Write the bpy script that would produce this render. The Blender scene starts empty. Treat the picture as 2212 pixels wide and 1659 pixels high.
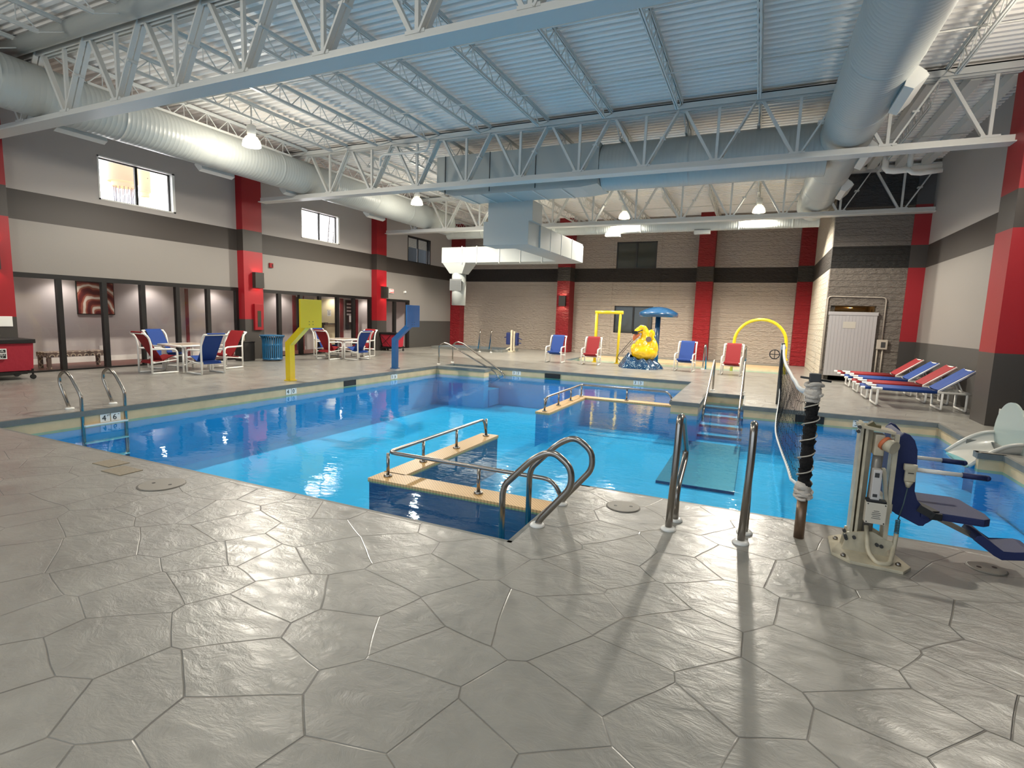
import bpy, bmesh, math, random
from mathutils import Vector, Matrix, noise
random.seed(7)
scene = bpy.context.scene
COL = scene.collection
S = 1.15                      # metres per layout unit; every length below is in layout units
PI = math.pi

# ---------------------------------------------------------------- camera
YAW, PITCH, ROLL, FPX = -0.424448, -0.1255455, 0.0329033, 1154.93
cy_, sy_, cp_, sp_ = math.cos(YAW), math.sin(YAW), math.cos(PITCH), math.sin(PITCH)
fwd = Vector((sy_*cp_, cy_*cp_, sp_)); right = Vector((cy_, -sy_, 0)); up = right.cross(fwd)
c_, s_ = math.cos(ROLL), math.sin(ROLL)
r2 = c_*right + s_*up; u2 = -s_*right + c_*up
camd = bpy.data.cameras.new('camera'); cam = bpy.data.objects.new('camera', camd); COL.objects.link(cam)
cam.matrix_world = Matrix(((r2.x, u2.x, -fwd.x, 0), (r2.y, u2.y, -fwd.y, 0), (r2.z, u2.z, -fwd.z, 1.5*S), (0, 0, 0, 1)))
camd.sensor_fit = 'HORIZONTAL'; camd.sensor_width = 36.0; camd.lens = FPX/2212*36.0
camd.clip_start = 0.05; camd.clip_end = 200
scene.camera = cam

# ---------------------------------------------------------------- world, exposure
w = bpy.data.worlds.new('world'); scene.world = w; w.use_nodes = True
bg = w.node_tree.nodes['Background']; bg.inputs[0].default_value = (0.74, 0.87, 1.0, 1); bg.inputs[1].default_value = 1.8
vs = scene.view_settings
scene.display_settings.display_device = 'sRGB'
vs.view_transform = 'Standard'; vs.look = 'None'; vs.gamma = 1.0; vs.exposure = 0.2
try: vs.use_curve_mapping = False
except Exception: pass

# ---------------------------------------------------------------- helpers
def lin(c):
    return tuple(((v/255)/12.92 if v/255 <= 0.04045 else ((v/255+0.055)/1.055)**2.4) for v in c)
def rgba(c): return (*lin(c), 1)

class MB:
    """collects shapes into one mesh"""
    def __init__(s): s.bm = bmesh.new(); s.mi = 0; s.sm = False
    def face(s, vs):
        try:
            f = s.bm.faces.new(vs); f.material_index = s.mi; f.smooth = s.sm; return f
        except ValueError: return None
    def poly(s, pts, faces, smooth=False):
        v = [s.bm.verts.new(Vector(p)) for p in pts]
        for f in faces:
            q = s.face([v[i] for i in f])
            if q and smooth: q.smooth = True
        return s
    def box(s, x0, x1, y0, y1, z0, z1, bev=0):
        P = [(x0,y0,z0),(x1,y0,z0),(x1,y1,z0),(x0,y1,z0),(x0,y0,z1),(x1,y0,z1),(x1,y1,z1),(x0,y1,z1)]
        F = [(0,3,2,1),(4,5,6,7),(0,1,5,4),(1,2,6,5),(2,3,7,6),(3,0,4,7)]
        if bev:
            b = bmesh.new(); v = [b.verts.new(p) for p in P]
            for f in F: b.faces.new([v[i] for i in f])
            bmesh.ops.bevel(b, geom=b.edges[:], offset=bev, segments=2, affect='EDGES', profile=.7)
            s.absorb(b)
        else: s.poly(P, F)
        return s
    def absorb(s, b, M=None, smooth=None):
        mp = {}
        for v in b.verts: mp[v] = s.bm.verts.new(M @ v.co if M else v.co)
        for f in b.faces:
            q = s.face([mp[v] for v in f.verts])
            if q: q.smooth = f.smooth if smooth is None else smooth
        b.free(); return s
    def bar(s, p, q, a, b=None, upv=(0,0,1), bev=0):
        """rectangular bar from p to q, a = width across, b = depth along up"""
        b = b or a; p = Vector(p); q = Vector(q); d = (q-p); L = d.length; d.normalize()
        u = Vector(upv); x = d.cross(u)
        if x.length < 1e-4: x = d.cross(Vector((1,0,0)))
        x.normalize(); u = x.cross(d)
        t = MB(); t.box(-a/2, a/2, 0, L, -b/2, b/2, bev)
        M = Matrix(((x.x,d.x,u.x,p.x),(x.y,d.y,u.y,p.y),(x.z,d.z,u.z,p.z),(0,0,0,1)))
        return s.absorb(t.bm, M)
    def tube(s, pts, r, n=10, caps=True, rad=None, closed=False):
        P = [Vector(p) for p in pts]; N = len(P)
        rings = []; prev = None
        for i, p in enumerate(P):
            if closed: d = P[(i+1) % N]-P[i-1]
            else: d = (P[min(i+1, N-1)]-P[max(i-1, 0)])
            d.normalize()
            if prev is None:
                a = d.cross(Vector((0,0,1)))
                if a.length < 1e-3: a = d.cross(Vector((1,0,0)))
            else: a = prev - d*prev.dot(d)
            a.normalize(); prev = a; b = d.cross(a)
            rr = rad[i] if rad else r
            rings.append([s.bm.verts.new(p + rr*(math.cos(2*PI*k/n)*a + math.sin(2*PI*k/n)*b)) for k in range(n)])
        for i in range(N if closed else N-1):
            A = rings[i]; B = rings[(i+1) % N]
            for k in range(n):
                f = s.face([A[k], A[(k+1) % n], B[(k+1) % n], B[k]])
                if f: f.smooth = n > 4
        if caps and not closed:
            s.face(rings[0][::-1]); s.face(rings[-1])
        return s
    def cyl(s, p, q, r, n=14, r2=None):
        return s.tube([p, q], r, n, True, [r, r if r2 is None else r2])
    def lathe(s, prof, c=(0,0,0), n=24, axis='z', smooth=True, sx=1, sy=1):
        rings = []
        for (r, z) in prof:
            ring = []
            for k in range(n):
                a = 2*PI*k/n; x, y = r*math.cos(a)*sx, r*math.sin(a)*sy
                p = {'z': (x, y, z), 'y': (x, z, y), 'x': (z, x, y)}[axis]
                ring.append(s.bm.verts.new(Vector(p)+Vector(c)))
            rings.append(ring)
        for i in range(len(rings)-1):
            for k in range(n):
                f = s.face([rings[i][k], rings[i][(k+1) % n], rings[i+1][(k+1) % n], rings[i+1][k]])
                if f: f.smooth = smooth
        s.face(rings[0][::-1]); s.face(rings[-1])
        return s
    def prism(s, poly, axis, a, b, bev=0):
        """2-D polygon extruded along axis from a to b"""
        def P(u, v, t): return {'z': (u, v, t), 'y': (u, t, v), 'x': (t, u, v)}[axis]
        n = len(poly); bmn = bmesh.new()
        A = [bmn.verts.new(P(u, v, a)) for u, v in poly]; B = [bmn.verts.new(P(u, v, b)) for u, v in poly]
        bmn.faces.new(A[::-1]); bmn.faces.new(B)
        for i in range(n): bmn.faces.new([A[i], A[(i+1) % n], B[(i+1) % n], B[i]])
        if bev: bmesh.ops.bevel(bmn, geom=bmn.edges[:], offset=bev, segments=2, affect='EDGES', profile=.7)
        return s.absorb(bmn)
    def ball(s, c, r, u=16, v=10, rx=1, ry=1, rz=1, M=None):
        b = bmesh.new(); bmesh.ops.create_uvsphere(b, u_segments=u, v_segments=v, radius=r)
        for q in b.verts:
            q.co = Vector((q.co.x*rx, q.co.y*ry, q.co.z*rz))
            if M: q.co = M @ q.co
            q.co += Vector(c)
        for f in b.faces: f.smooth = True
        return s.absorb(b)
    def grid(s, fn, nu, nv, smooth=True):
        V = [[s.bm.verts.new(Vector(fn(i/nu, j/nv))) for j in range(nv+1)] for i in range(nu+1)]
        for i in range(nu):
            for j in range(nv):
                f = s.face([V[i][j], V[i+1][j], V[i+1][j+1], V[i][j+1]])
                if f: f.smooth = smooth
        return s
    def build(s, name, mats, parent=None, world=False, kind=None, fix=True):
        if fix: bmesh.ops.recalc_face_normals(s.bm, faces=s.bm.faces[:])
        off = Vector((0,0,0))
        if parent is not None and world:
            rt = parent if 'u_loc' in parent else parent.parent
            off = Vector(rt['u_loc']) if rt is not None and 'u_loc' in rt else Vector((0,0,0))
        if parent is None and kind is None and len(s.bm.verts):
            xs = [v.co.x for v in s.bm.verts]; ys = [v.co.y for v in s.bm.verts]; zs = [v.co.z for v in s.bm.verts]
            off = Vector(((min(xs)+max(xs))/2, (min(ys)+max(ys))/2, min(zs)))
        for v in s.bm.verts: v.co = (v.co-off)*S
        me = bpy.data.meshes.new(name); s.bm.to_mesh(me); s.bm.free()
        for m in (mats if isinstance(mats, (list, tuple)) else [mats]): me.materials.append(m)
        o = bpy.data.objects.new(name, me); COL.objects.link(o)
        if parent is not None: o.parent = parent
        elif kind is None: o.location = off*S
        if kind: o['kind'] = kind
        return o

def thing(name, label, cat, loc=(0,0,0), rotz=0, group=None):
    o = bpy.data.objects.new(name, None); COL.objects.link(o)
    o.location = Vector(loc)*S; o.rotation_euler = (0,0,rotz); o['u_loc'] = tuple(loc)
    o.empty_display_size = .2
    o['label'] = label; o['category'] = cat
    if group: o['group'] = group
    return o
def tag(o, label=None, cat=None, group=None, kind=None):
    if label: o['label'] = label
    if cat: o['category'] = cat
    if group: o['group'] = group
    if kind: o['kind'] = kind
    return o
def kids(o): return [c for c in COL.objects if c.parent == o]
def dup(root, loc, rotz, label, group=None):
    r = root.copy(); COL.objects.link(r); r.location = Vector(loc)*S; r.rotation_euler = (0,0,rotz)
    r['u_loc'] = tuple(loc); r['label'] = label
    if group: r['group'] = group
    for ch in KIDS[root.name]:
        c = ch.copy(); COL.objects.link(c); c.parent = r
        for g in KIDS.get(ch.name, []):
            d = g.copy(); COL.objects.link(d); d.parent = c
    return r
KIDS = {}
def remember(root):
    KIDS[root.name] = kids(root)
    for c in KIDS[root.name]: KIDS[c.name] = kids(c)
    return root

def text(name, s, size, M, mat, parent=None, ext=.002, pbase=(0,0,0), align='CENTER', sx=1.0):
    """flat lettering; M places its local xy plane (layout units)"""
    cu = bpy.data.curves.new(name, 'FONT'); cu.body = s; cu.size = size*S; cu.extrude = ext*S
    cu.align_x = align; cu.align_y = 'CENTER'; cu.resolution_u = 2
    t = bpy.data.objects.new(name, cu); COL.objects.link(t)
    dg = bpy.context.evaluated_depsgraph_get(); dg.update()
    me = bpy.data.meshes.new_from_object(t.evaluated_get(dg)); bpy.data.objects.remove(t); bpy.data.curves.remove(cu)
    Mm = M.copy(); Mm.translation = (M.translation-Vector(pbase))*S
    for v in me.vertices: v.co = Mm @ Vector((v.co.x*sx, v.co.y, v.co.z))
    me.materials.clear(); me.materials.append(mat)
    o = bpy.data.objects.new(name, me); COL.objects.link(o)
    if parent is not None: o.parent = parent
    return o
def frame(x, y, z, xd, yd):
    X = Vector(xd).normalized(); Y = Vector(yd).normalized(); Z = X.cross(Y)
    return Matrix(((X.x,Y.x,Z.x,x),(X.y,Y.y,Z.y,y),(X.z,Y.z,Z.z,z),(0,0,0,1)))

# ---------------------------------------------------------------- materials
def mat(name, col, rough=.5, metal=0, coat=0, bump=0, bscale=30, spec=.5, var=0, vscale=3, emit=None, estr=0, trans=0, alpha=1, stretch=None):
    m = bpy.data.materials.new(name); m.use_nodes = True
    nt = m.node_tree; b = nt.nodes['Principled BSDF']
    b.inputs['Base Color'].default_value = rgba(col); b.inputs['Roughness'].default_value = rough
    b.inputs['Metallic'].default_value = metal; b.inputs['Specular IOR Level'].default_value = spec
    b.inputs['Coat Weight'].default_value = coat; b.inputs['Alpha'].default_value = alpha
    b.inputs['Transmission Weight'].default_value = trans
    if emit: b.inputs['Emission Color'].default_value = rgba(emit); b.inputs['Emission Strength'].default_value = estr
    if bump or var:
        tc = nt.nodes.new('ShaderNodeTexCoord'); src = tc.outputs['Object']
        if stretch:
            mp = nt.nodes.new('ShaderNodeMapping'); mp.inputs['Scale'].default_value = stretch
            nt.links.new(src, mp.inputs[0]); src = mp.outputs[0]
    if bump:
        n = nt.nodes.new('ShaderNodeTexNoise'); n.inputs['Scale'].default_value = bscale; n.inputs['Detail'].default_value = 4
        nt.links.new(src, n.inputs['Vector'])
        bp = nt.nodes.new('ShaderNodeBump'); bp.inputs['Strength'].default_value = bump; bp.inputs['Distance'].default_value = .02
        nt.links.new(n.outputs[0], bp.inputs['Height']); nt.links.new(bp.outputs[0], b.inputs['Normal'])
    if var:
        n = nt.nodes.new('ShaderNodeTexNoise'); n.inputs['Scale'].default_value = vscale; n.inputs['Detail'].default_value = 5
        nt.links.new(src, n.inputs['Vector'])
        r = nt.nodes.new('ShaderNodeValToRGB'); r.color_ramp.elements[0].position = .3; r.color_ramp.elements[1].position = .7
        c = lin(col)
        r.color_ramp.elements[0].color = tuple(max(0, v*(1-var)) for v in c)+(1,)
        r.color_ramp.elements[1].color = tuple(min(1, v*(1+var)) for v in c)+(1,)
        nt.links.new(n.outputs[0], r.inputs[0]); nt.links.new(r.outputs[0], b.inputs['Base Color'])
    return m

def banded(name, bands, rough=.55, block=False, coat=0):
    """wall paint in horizontal bands; bands = [(z_from, colour), ...] bottom to top (layout units)"""
    m = mat(name, (200,200,200), rough, coat=coat)
    nt = m.node_tree; b = nt.nodes['Principled BSDF']; L = nt.links
    g = nt.nodes.new('ShaderNodeNewGeometry'); sep = nt.nodes.new('ShaderNodeSeparateXYZ'); L.new(g.outputs['Position'], sep.inputs[0])
    mr = nt.nodes.new('ShaderNodeMapRange'); mr.inputs['From Min'].default_value = 0; mr.inputs['From Max'].default_value = 6*S
    L.new(sep.outputs['Z'], mr.inputs['Value'])
    cr = nt.nodes.new('ShaderNodeValToRGB'); cr.color_ramp.interpolation = 'CONSTANT'
    e = cr.color_ramp.elements
    e[0].position = 0; e[0].color = rgba(bands[0][1])
    e[1].position = bands[1][0]/6 if len(bands) > 1 else 1; e[1].color = rgba(bands[1][1] if len(bands) > 1 else bands[0][1])
    for z, c in bands[2:]:
        q = e.new(z/6); q.color = rgba(c)
    L.new(mr.outputs[0], cr.inputs[0]); L.new(cr.outputs[0], b.inputs['Base Color'])
    n = nt.nodes.new('ShaderNodeTexNoise'); n.inputs['Scale'].default_value = 7 if block else 60; n.inputs['Detail'].default_value = 6 if block else 3
    n.inputs['Roughness'].default_value = .6
    mp = nt.nodes.new('ShaderNodeMapping'); mp.inputs['Scale'].default_value = (1,1,2.2) if block else (1,1,1)
    L.new(g.outputs['Position'], mp.inputs[0]); L.new(mp.outputs[0], n.inputs['Vector'])
    bp = nt.nodes.new('ShaderNodeBump'); bp.inputs['Strength'].default_value = 1.0 if block else .12; bp.inputs['Distance'].default_value = .16 if block else .01
    h = n.outputs[0]
    if block:      # mortar joints every course
        cz = nt.nodes.new('ShaderNodeMath'); cz.operation = 'PINGPONG'; cz.inputs[1].default_value = .1
        L.new(sep.outputs['Z'], cz.inputs[0])
        c2 = nt.nodes.new('ShaderNodeMapRange'); c2.inputs['From Min'].default_value = 0; c2.inputs['From Max'].default_value = .008
        L.new(cz.outputs[0], c2.inputs[0])
        ad = nt.nodes.new('ShaderNodeMath'); ad.operation = 'MULTIPLY_ADD'; ad.inputs[1].default_value = .25
        L.new(c2.outputs[0], ad.inputs[0]); L.new(n.outputs[0], ad.inputs[2]); h = ad.outputs[0]
    L.new(h, bp.inputs['Height']); L.new(bp.outputs[0], b.inputs['Normal'])
    return m

LIGHTW = (128,123,118); DARKB = (56,50,46); RED = (146,14,26); BANDS0, BANDS1 = 3.10, 3.68
M = {}
M['wall'] = banded('wall_paint', [(0, LIGHTW), (BANDS0, DARKB), (BANDS1, (168,162,158))])
M['wall_dado'] = banded('wall_paint_dado', [(0, (68,66,63)), (1.15, LIGHTW), (BANDS0, DARKB), (BANDS1, (168,162,158))])
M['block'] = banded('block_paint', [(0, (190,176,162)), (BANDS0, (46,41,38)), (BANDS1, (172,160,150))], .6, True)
M['block_front_shaded'] = banded('block_paint_front_shaded', [(0, (130,121,112)), (BANDS0, (46,44,42)), (BANDS1, (132,124,117)), (4.72, (84,84,86))], .6, True)  # same block paint, shade of the front face put into the colour
M['block_side_lit'] = banded('block_paint_side_lit', [(0, (214,202,182)), (BANDS0, (60,55,50)), (BANDS1, (200,188,170))], .6, True)  # same block paint, lamp light on the side face put into the colour
M['pil'] = banded('pilaster_paint', [(0, (62,58,55)), (1.15, RED), (BANDS0, DARKB), (BANDS1, RED)], .45)
M['pil_block'] = banded('pilaster_paint_block', [(0, RED), (BANDS0, DARKB), (BANDS1, (140,14,24))], .5, True)
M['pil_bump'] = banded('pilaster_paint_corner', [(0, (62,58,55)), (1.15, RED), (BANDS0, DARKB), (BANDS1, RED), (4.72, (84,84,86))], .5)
M['ceil'] = mat('ceiling_paint', (244,240,236), .45)
M['steel'] = mat('white_steel_paint', (208,208,204), .4, bump=.05, bscale=20)
M['duct'] = mat('duct_paint', (178,182,179), .38)
M['chrome'] = mat('brushed_stainless', (158,152,145), .24, metal=1)
M['white'] = mat('white_plastic', (238,236,230), .3, coat=.3)
M['blk'] = mat('black_metal', (20,18,18), .4)
M['blue'] = mat('blue_sling', (8,56,130), .75, bump=.25, bscale=160)
M['redf'] = mat('red_sling', (136,12,22), .75, bump=.25, bscale=160)
M['yellow'] = mat('yellow_paint', (236,204,24), .35, coat=.4)
M['yellow2'] = mat('yellow_gloss', (250,200,8), .16, coat=1, bump=.5, bscale=14)
M['bblue'] = mat('blue_board_paint', (28,88,142), .4, coat=.3)
M['navy'] = mat('navy_plastic', (24,38,88), .6, coat=0, bump=.15, bscale=120)
M['dblue'] = mat('dark_blue_fibreglass', (18,52,88), .15, coat=1)
M['cream'] = mat('cream_enamel', (196,186,162), .38, var=.12, vscale=14)
M['tan'] = mat('tan_wood_slats', (206,164,108), .5)
M['dkgrey'] = mat('dark_grey_paint', (60,60,60), .5)
M['rubber'] = mat('black_rubber', (16,16,17), .6)
M['paper'] = mat('white_paper', (232,232,228), .7)
M['signblk'] = mat('black_lettering', (14,16,20), .5)

def two_sided_fresnel(nt, ior):
    """same reflectance from both sides of a thin sheet"""
    f = nt.nodes.new('ShaderNodeFresnel'); g_ = nt.nodes.new('ShaderNodeNewGeometry')
    m_ = nt.nodes.new('ShaderNodeMath'); m_.operation = 'MULTIPLY_ADD'; m_.inputs[1].default_value = 1/ior-ior; m_.inputs[2].default_value = ior
    nt.links.new(g_.outputs['Backfacing'], m_.inputs[0]); nt.links.new(m_.outputs[0], f.inputs['IOR']); return f
# ================================================================ setting
POOL = [(-8.45,3.12),(-1.38,3.12),(-1.38,4.55),(2.92,4.55),(2.92,8.42),(2.67,8.42),(2.67,8.5),(3.1,8.5),(3.1,9.42),(2.84,9.42),(2.84,10.75),
        (-.1,10.75),(-.1,12.3),(-.9,12.3),(-.9,10.5),(-1.38,10.5),(-1.38,14.25),(-8.45,14.25)]
KIDP = [(-6.3,18.45),(1.0,18.45),(1.0,22.4),(-6.3,22.4)]
SPA = [(-12.9,20.05),(-9.7,20.05),(-9.7,21.7),(-12.9,21.7)]
def inside(p, poly):
    x, y = p; r = False; n = len(poly)
    for i in range(n):
        x1, y1 = poly[i]; x2, y2 = poly[(i+1) % n]
        if (y1 > y) != (y2 > y) and x < (x2-x1)*(y-y1)/(y2-y1)+x1: r = not r
    return r
YB = -5.0
XW = -13.72; XR = 3.87; YF = 23.2
xs = sorted({XW, XR+1.6} | {p[0] for P in (POOL, KIDP, SPA) for p in P})
ys = sorted({YB, YF} | {p[1] for P in (POOL, KIDP, SPA) for p in P})
fm = MB(); V = {}
def vv(x, y):
    if (x, y) not in V: V[(x, y)] = fm.bm.verts.new((x, y, 0))
    return V[(x, y)]
for i in range(len(xs)-1):
    for j in range(len(ys)-1):
        c = ((xs[i]+xs[i+1])/2, (ys[j]+ys[j+1])/2)
        if any(inside(c, P) for P in (POOL, KIDP, SPA)): continue
        if c[0] < XW: continue
        fm.face([vv(xs[i],ys[j]), vv(xs[i+1],ys[j]), vv(xs[i+1],ys[j+1]), vv(xs[i],ys[j+1])])

# stamped and painted concrete
m = mat('stamped_concrete', (146,139,128), .4, coat=.45)
nt = m.node_tree; L = nt.links; b = nt.nodes['Principled BSDF']
g = nt.nodes.new('ShaderNodeNewGeometry')
wn = nt.nodes.new('ShaderNodeTexNoise'); wn.inputs['Scale'].default_value = .9; wn.inputs['Detail'].default_value = 2
L.new(g.outputs['Position'], wn.inputs['Vector'])
mx = nt.nodes.new('ShaderNodeMix'); mx.data_type = 'VECTOR'; mx.inputs['Factor'].default_value = .12
L.new(g.outputs['Position'], mx.inputs[4]); L.new(wn.outputs['Color'], mx.inputs[5])
mp = nt.nodes.new('ShaderNodeMapping'); mp.inputs['Scale'].default_value = (2.3,2.6,0); mp.inputs['Rotation'].default_value = (0,0,.5)
L.new(mx.outputs[1], mp.inputs[0])
v1 = nt.nodes.new('ShaderNodeTexVoronoi'); v1.feature = 'DISTANCE_TO_EDGE'; v1.voronoi_dimensions = '2D'; v1.inputs['Scale'].default_value = 1; v1.inputs['Randomness'].default_value = .82
L.new(mp.outputs[0], v1.inputs['Vector'])
jr = nt.nodes.new('ShaderNodeMapRange'); jr.inputs['From Min'].default_value = .002; jr.inputs['From Max'].default_value = .012
L.new(v1.outputs['Distance'], jr.inputs[0])
# joints fade in and out
fn = nt.nodes.new('ShaderNodeTexNoise'); fn.inputs['Scale'].default_value = 1.1; L.new(g.outputs['Position'], fn.inputs['Vector'])
fr = nt.nodes.new('ShaderNodeMapRange'); fr.inputs['From Min'].default_value = .36; fr.inputs['From Max'].default_value = .6; fr.inputs['To Min'].default_value = .45; fr.inputs['To Max'].default_value = 1
L.new(fn.outputs[0], fr.inputs[0])
ji = nt.nodes.new('ShaderNodeMath'); ji.operation = 'SUBTRACT'; ji.inputs[0].default_value = 1; L.new(jr.outputs[0], ji.inputs[1])
jm = nt.nodes.new('ShaderNodeMath'); jm.operation = 'MULTIPLY'; L.new(ji.outputs[0], jm.inputs[0]); L.new(fr.outputs[0], jm.inputs[1])
# slate texture
sn = nt.nodes.new('ShaderNodeTexNoise'); sn.inputs['Scale'].default_value = 5; sn.inputs['Detail'].default_value = 9; sn.inputs['Roughness'].default_value = .62; sn.inputs['Distortion'].default_value = .6
smp = nt.nodes.new('ShaderNodeMapping'); smp.inputs['Scale'].default_value = (1,1.7,1); smp.inputs['Rotation'].default_value = (0,0,.35)
L.new(g.outputs['Position'], smp.inputs[0]); L.new(smp.outputs[0], sn.inputs['Vector'])
hs = nt.nodes.new('ShaderNodeMath'); hs.operation = 'MULTIPLY_ADD'; hs.inputs[1].default_value = -1.0
L.new(jm.outputs[0], hs.inputs[0]); L.new(sn.outputs[0], hs.inputs[2])
bp = nt.nodes.new('ShaderNodeBump'); bp.inputs['Strength'].default_value = .5; bp.inputs['Distance'].default_value = .03
L.new(hs.outputs[0], bp.inputs['Height']); L.new(bp.outputs[0], b.inputs['Normal'])
b.inputs['Coat Roughness'].default_value = .2
bp2 = nt.nodes.new('ShaderNodeBump'); bp2.inputs['Strength'].default_value = .22; bp2.inputs['Distance'].default_value = .03
L.new(hs.outputs[0], bp2.inputs['Height']); L.new(bp2.outputs[0], b.inputs['Coat Normal'])
cn = nt.nodes.new('ShaderNodeTexNoise'); cn.inputs['Scale'].default_value = 2.4; cn.inputs['Detail'].default_value = 6; L.new(g.outputs['Position'], cn.inputs['Vector'])
cr = nt.nodes.new('ShaderNodeValToRGB'); cr.color_ramp.elements[0].position = .3; cr.color_ramp.elements[1].position = .72
cr.color_ramp.elements[0].color = rgba((136,133,126)); cr.color_ramp.elements[1].color = rgba((154,151,143)); L.new(cn.outputs[0], cr.inputs[0])
mc = nt.nodes.new('ShaderNodeMix'); mc.data_type = 'RGBA'; mc.inputs[7].default_value = rgba((62,57,52))
jf = nt.nodes.new('ShaderNodeMath'); jf.operation = 'MULTIPLY'; jf.inputs[1].default_value = .6; L.new(jm.outputs[0], jf.inputs[0])
L.new(jf.outputs[0], mc.inputs[0]); L.new(cr.outputs[0], mc.inputs[6]); L.new(mc.outputs[2], b.inputs['Base Color'])
rr = nt.nodes.new('ShaderNodeMapRange'); rr.inputs['To Min'].default_value = .24; rr.inputs['To Max'].default_value = .5
L.new(cn.outputs[0], rr.inputs[0]); L.new(rr.outputs[0], b.inputs['Roughness'])
M['floor'] = m
fm.build('floor', m, kind='structure', fix=False)

# coping nose, tile band and basin
M['coping'] = mat('coping_grey', (112,114,110), .5, var=.12, vscale=5)
m = mat('tan_pool_tile', (214,186,144), .35, var=.1, vscale=4); M['tile'] = m
def edge_boxes(mb, poly, z0, z1, inn, out):
    n = len(poly)
    for i in range(n):
        a = Vector(poly[i]+(0,)); c = Vector(poly[(i+1) % n]+(0,)); d = (c-a).normalized(); nrm = Vector((-d.y, d.x, 0))   # interior side
        pv = (a-Vector(poly[i-1]+(0,))).normalized(); nx = (Vector(poly[(i+2) % n]+(0,))-c).normalized()
        e0 = 0; e1 = inn-.0015 if d.cross(nx).z < 0 else -.001
        p = a-d*e0+nrm*(inn-out)/2; q = c+d*e1+nrm*(inn-out)/2
        mb.bar((p.x,p.y,(z0+z1)/2), (q.x,q.y,(z0+z1)/2), inn+out, z1-z0)
mb = MB(); edge_boxes(mb, POOL, -.075, -.002, .035, .12); mb.build('trim_1', M['coping'], kind='structure')
mb = MB(); edge_boxes(mb, POOL, -.25, -.076, .008, .05); mb.build('trim_2', M['tile'], kind='structure')
mb = MB(); edge_boxes(mb, KIDP, -.06, -.002, .03, .1); edge_boxes(mb, SPA, -.002, .1, .02, .14); mb.build('trim_3', M['coping'], kind='structure')
mb = MB(); edge_boxes(mb, KIDP, -.2, -.061, .006, .05); mb.build('trim_4', M['tile'], kind='structure')

M['basin'] = mat('blue_plaster', (42,166,222), .6, var=.06, vscale=1.5)
M['basin_deep'] = mat('deep_blue_plaster', (66,178,228), .6, var=.06, vscale=1.2)
M['navytile'] = mat('navy_pool_tile', (10,98,136), .3)
def basin(mb, poly, depth_fn, xsn, ysn):
    n = len(poly)
    for i in range(n):
        (x1,y1),(x2,y2) = poly[i], poly[(i+1) % n]
        mb.poly([(x1,y1,-.05),(x2,y2,-.05),(x2,y2,-1.3),(x1,y1,-1.3)], [(0,1,2,3)])
bw = MB(); basin(bw, POOL, None, 0, 0)
bw.build('wall_pool', M['basin'], kind='structure', fix=False)
deep = MB(); deep.box(-8.6,-3.36,3.0,14.4,-1.3,-1.12); deep.box(-3.36,-1.2,3.0,4.3,-1.3,-1.12); deep.box(-3.36,-1.2,11.4,14.4,-1.3,-1.12)
deep.build('floor_pool_deep', M['basin_deep'], kind='structure')
sh = MB(); sh.box(-3.36,2.9,4.3,11.4,-1.3,-.74); sh.box(-1.2,2.9,4.3,12.4,-1.29,-.745)
sh.build('floor_pool_shallow', M['basin'], kind='structure')
# recessed entry steps in the peninsula, with dark nosings
st = MB(); st.mi = 0
for k in range(5):
    st.mi = 0; st.box(-.9,-.1,12.3-.38*(k+1),12.3-.38*k,-1.0,-.26-.13*k)
    st.mi = 1; st.box(-.9,-.1,12.3-.38*(k+1)-.004,12.3-.38*(k+1)+.06,-.30-.13*k,-.255-.13*k)
st.build('floor_peninsula_steps', [M['basin'], M['navytile']], kind='structure')
# far left corner: stub wall and entry steps behind it
sw = thing('pool_stub_wall', 'short tiled stub wall with grey coping beside the far left corner pool entry', 'wall', (-7.65,13.3,-.4))
mb = MB(); mb.box(-8.45,-6.88,13.3,13.6,-.25,-.075); mb.build('tiled_body', M['tile'], sw, world=True)
MB().box(-8.45,-6.885,13.305,13.595,-1.15,-.25).build('submerged_body', M['basin'], sw, world=True)
mb = MB(); mb.box(-8.45,-6.84,13.26,13.64,-.075,.005,.012); mb.build('coping_slab', M['coping'], sw, world=True)
st = MB()
for k in range(4): st.box(-8.45+.4*k,-8.45+.4*(k+1),13.6,14.25,-1.1,-.2-.14*k)
st.build('floor_corner_steps', M['basin'], kind='structure')
# sloping slab seen under the water
M['teal'] = mat('teal_slab', (10,84,128), .5, var=.1, vscale=2)
tag(MB().box(-1.12,-.1,7.45,10.35,-.74,-.70,.01).build('submerged_platform', M['teal']), 'dark teal rectangular platform lying on the shallow pool floor', 'platform')

# water
m = bpy.data.materials.new('pool_water'); m.use_nodes = True; nt = m.node_tree; L = nt.links
nt.nodes.remove(nt.nodes['Principled BSDF']); out = nt.nodes['Material Output']
tr = nt.nodes.new('ShaderNodeBsdfTransparent'); tr.inputs[0].default_value = (.5,.93,1,1)
gl = nt.nodes.new('ShaderNodeBsdfGlossy'); gl.inputs['Roughness'].default_value = .03; gl.inputs[0].default_value = (.95,.98,1,1)
fz = two_sided_fresnel(nt, 1.32)
ms = nt.nodes.new('ShaderNodeMixShader'); L.new(fz.outputs[0], ms.inputs[0]); L.new(tr.outputs[0], ms.inputs[1]); L.new(gl.outputs[0], ms.inputs[2]); L.new(ms.outputs[0], out.inputs[0])
g = nt.nodes.new('ShaderNodeNewGeometry')
n1 = nt.nodes.new('ShaderNodeTexNoise'); n1.inputs['Scale'].default_value = 1.3; n1.inputs['Detail'].default_value = 3; n1.inputs['Distortion'].default_value = .5
n2 = nt.nodes.new('ShaderNodeTexNoise'); n2.inputs['Scale'].default_value = 7; n2.inputs['Detail'].default_value = 2
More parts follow.
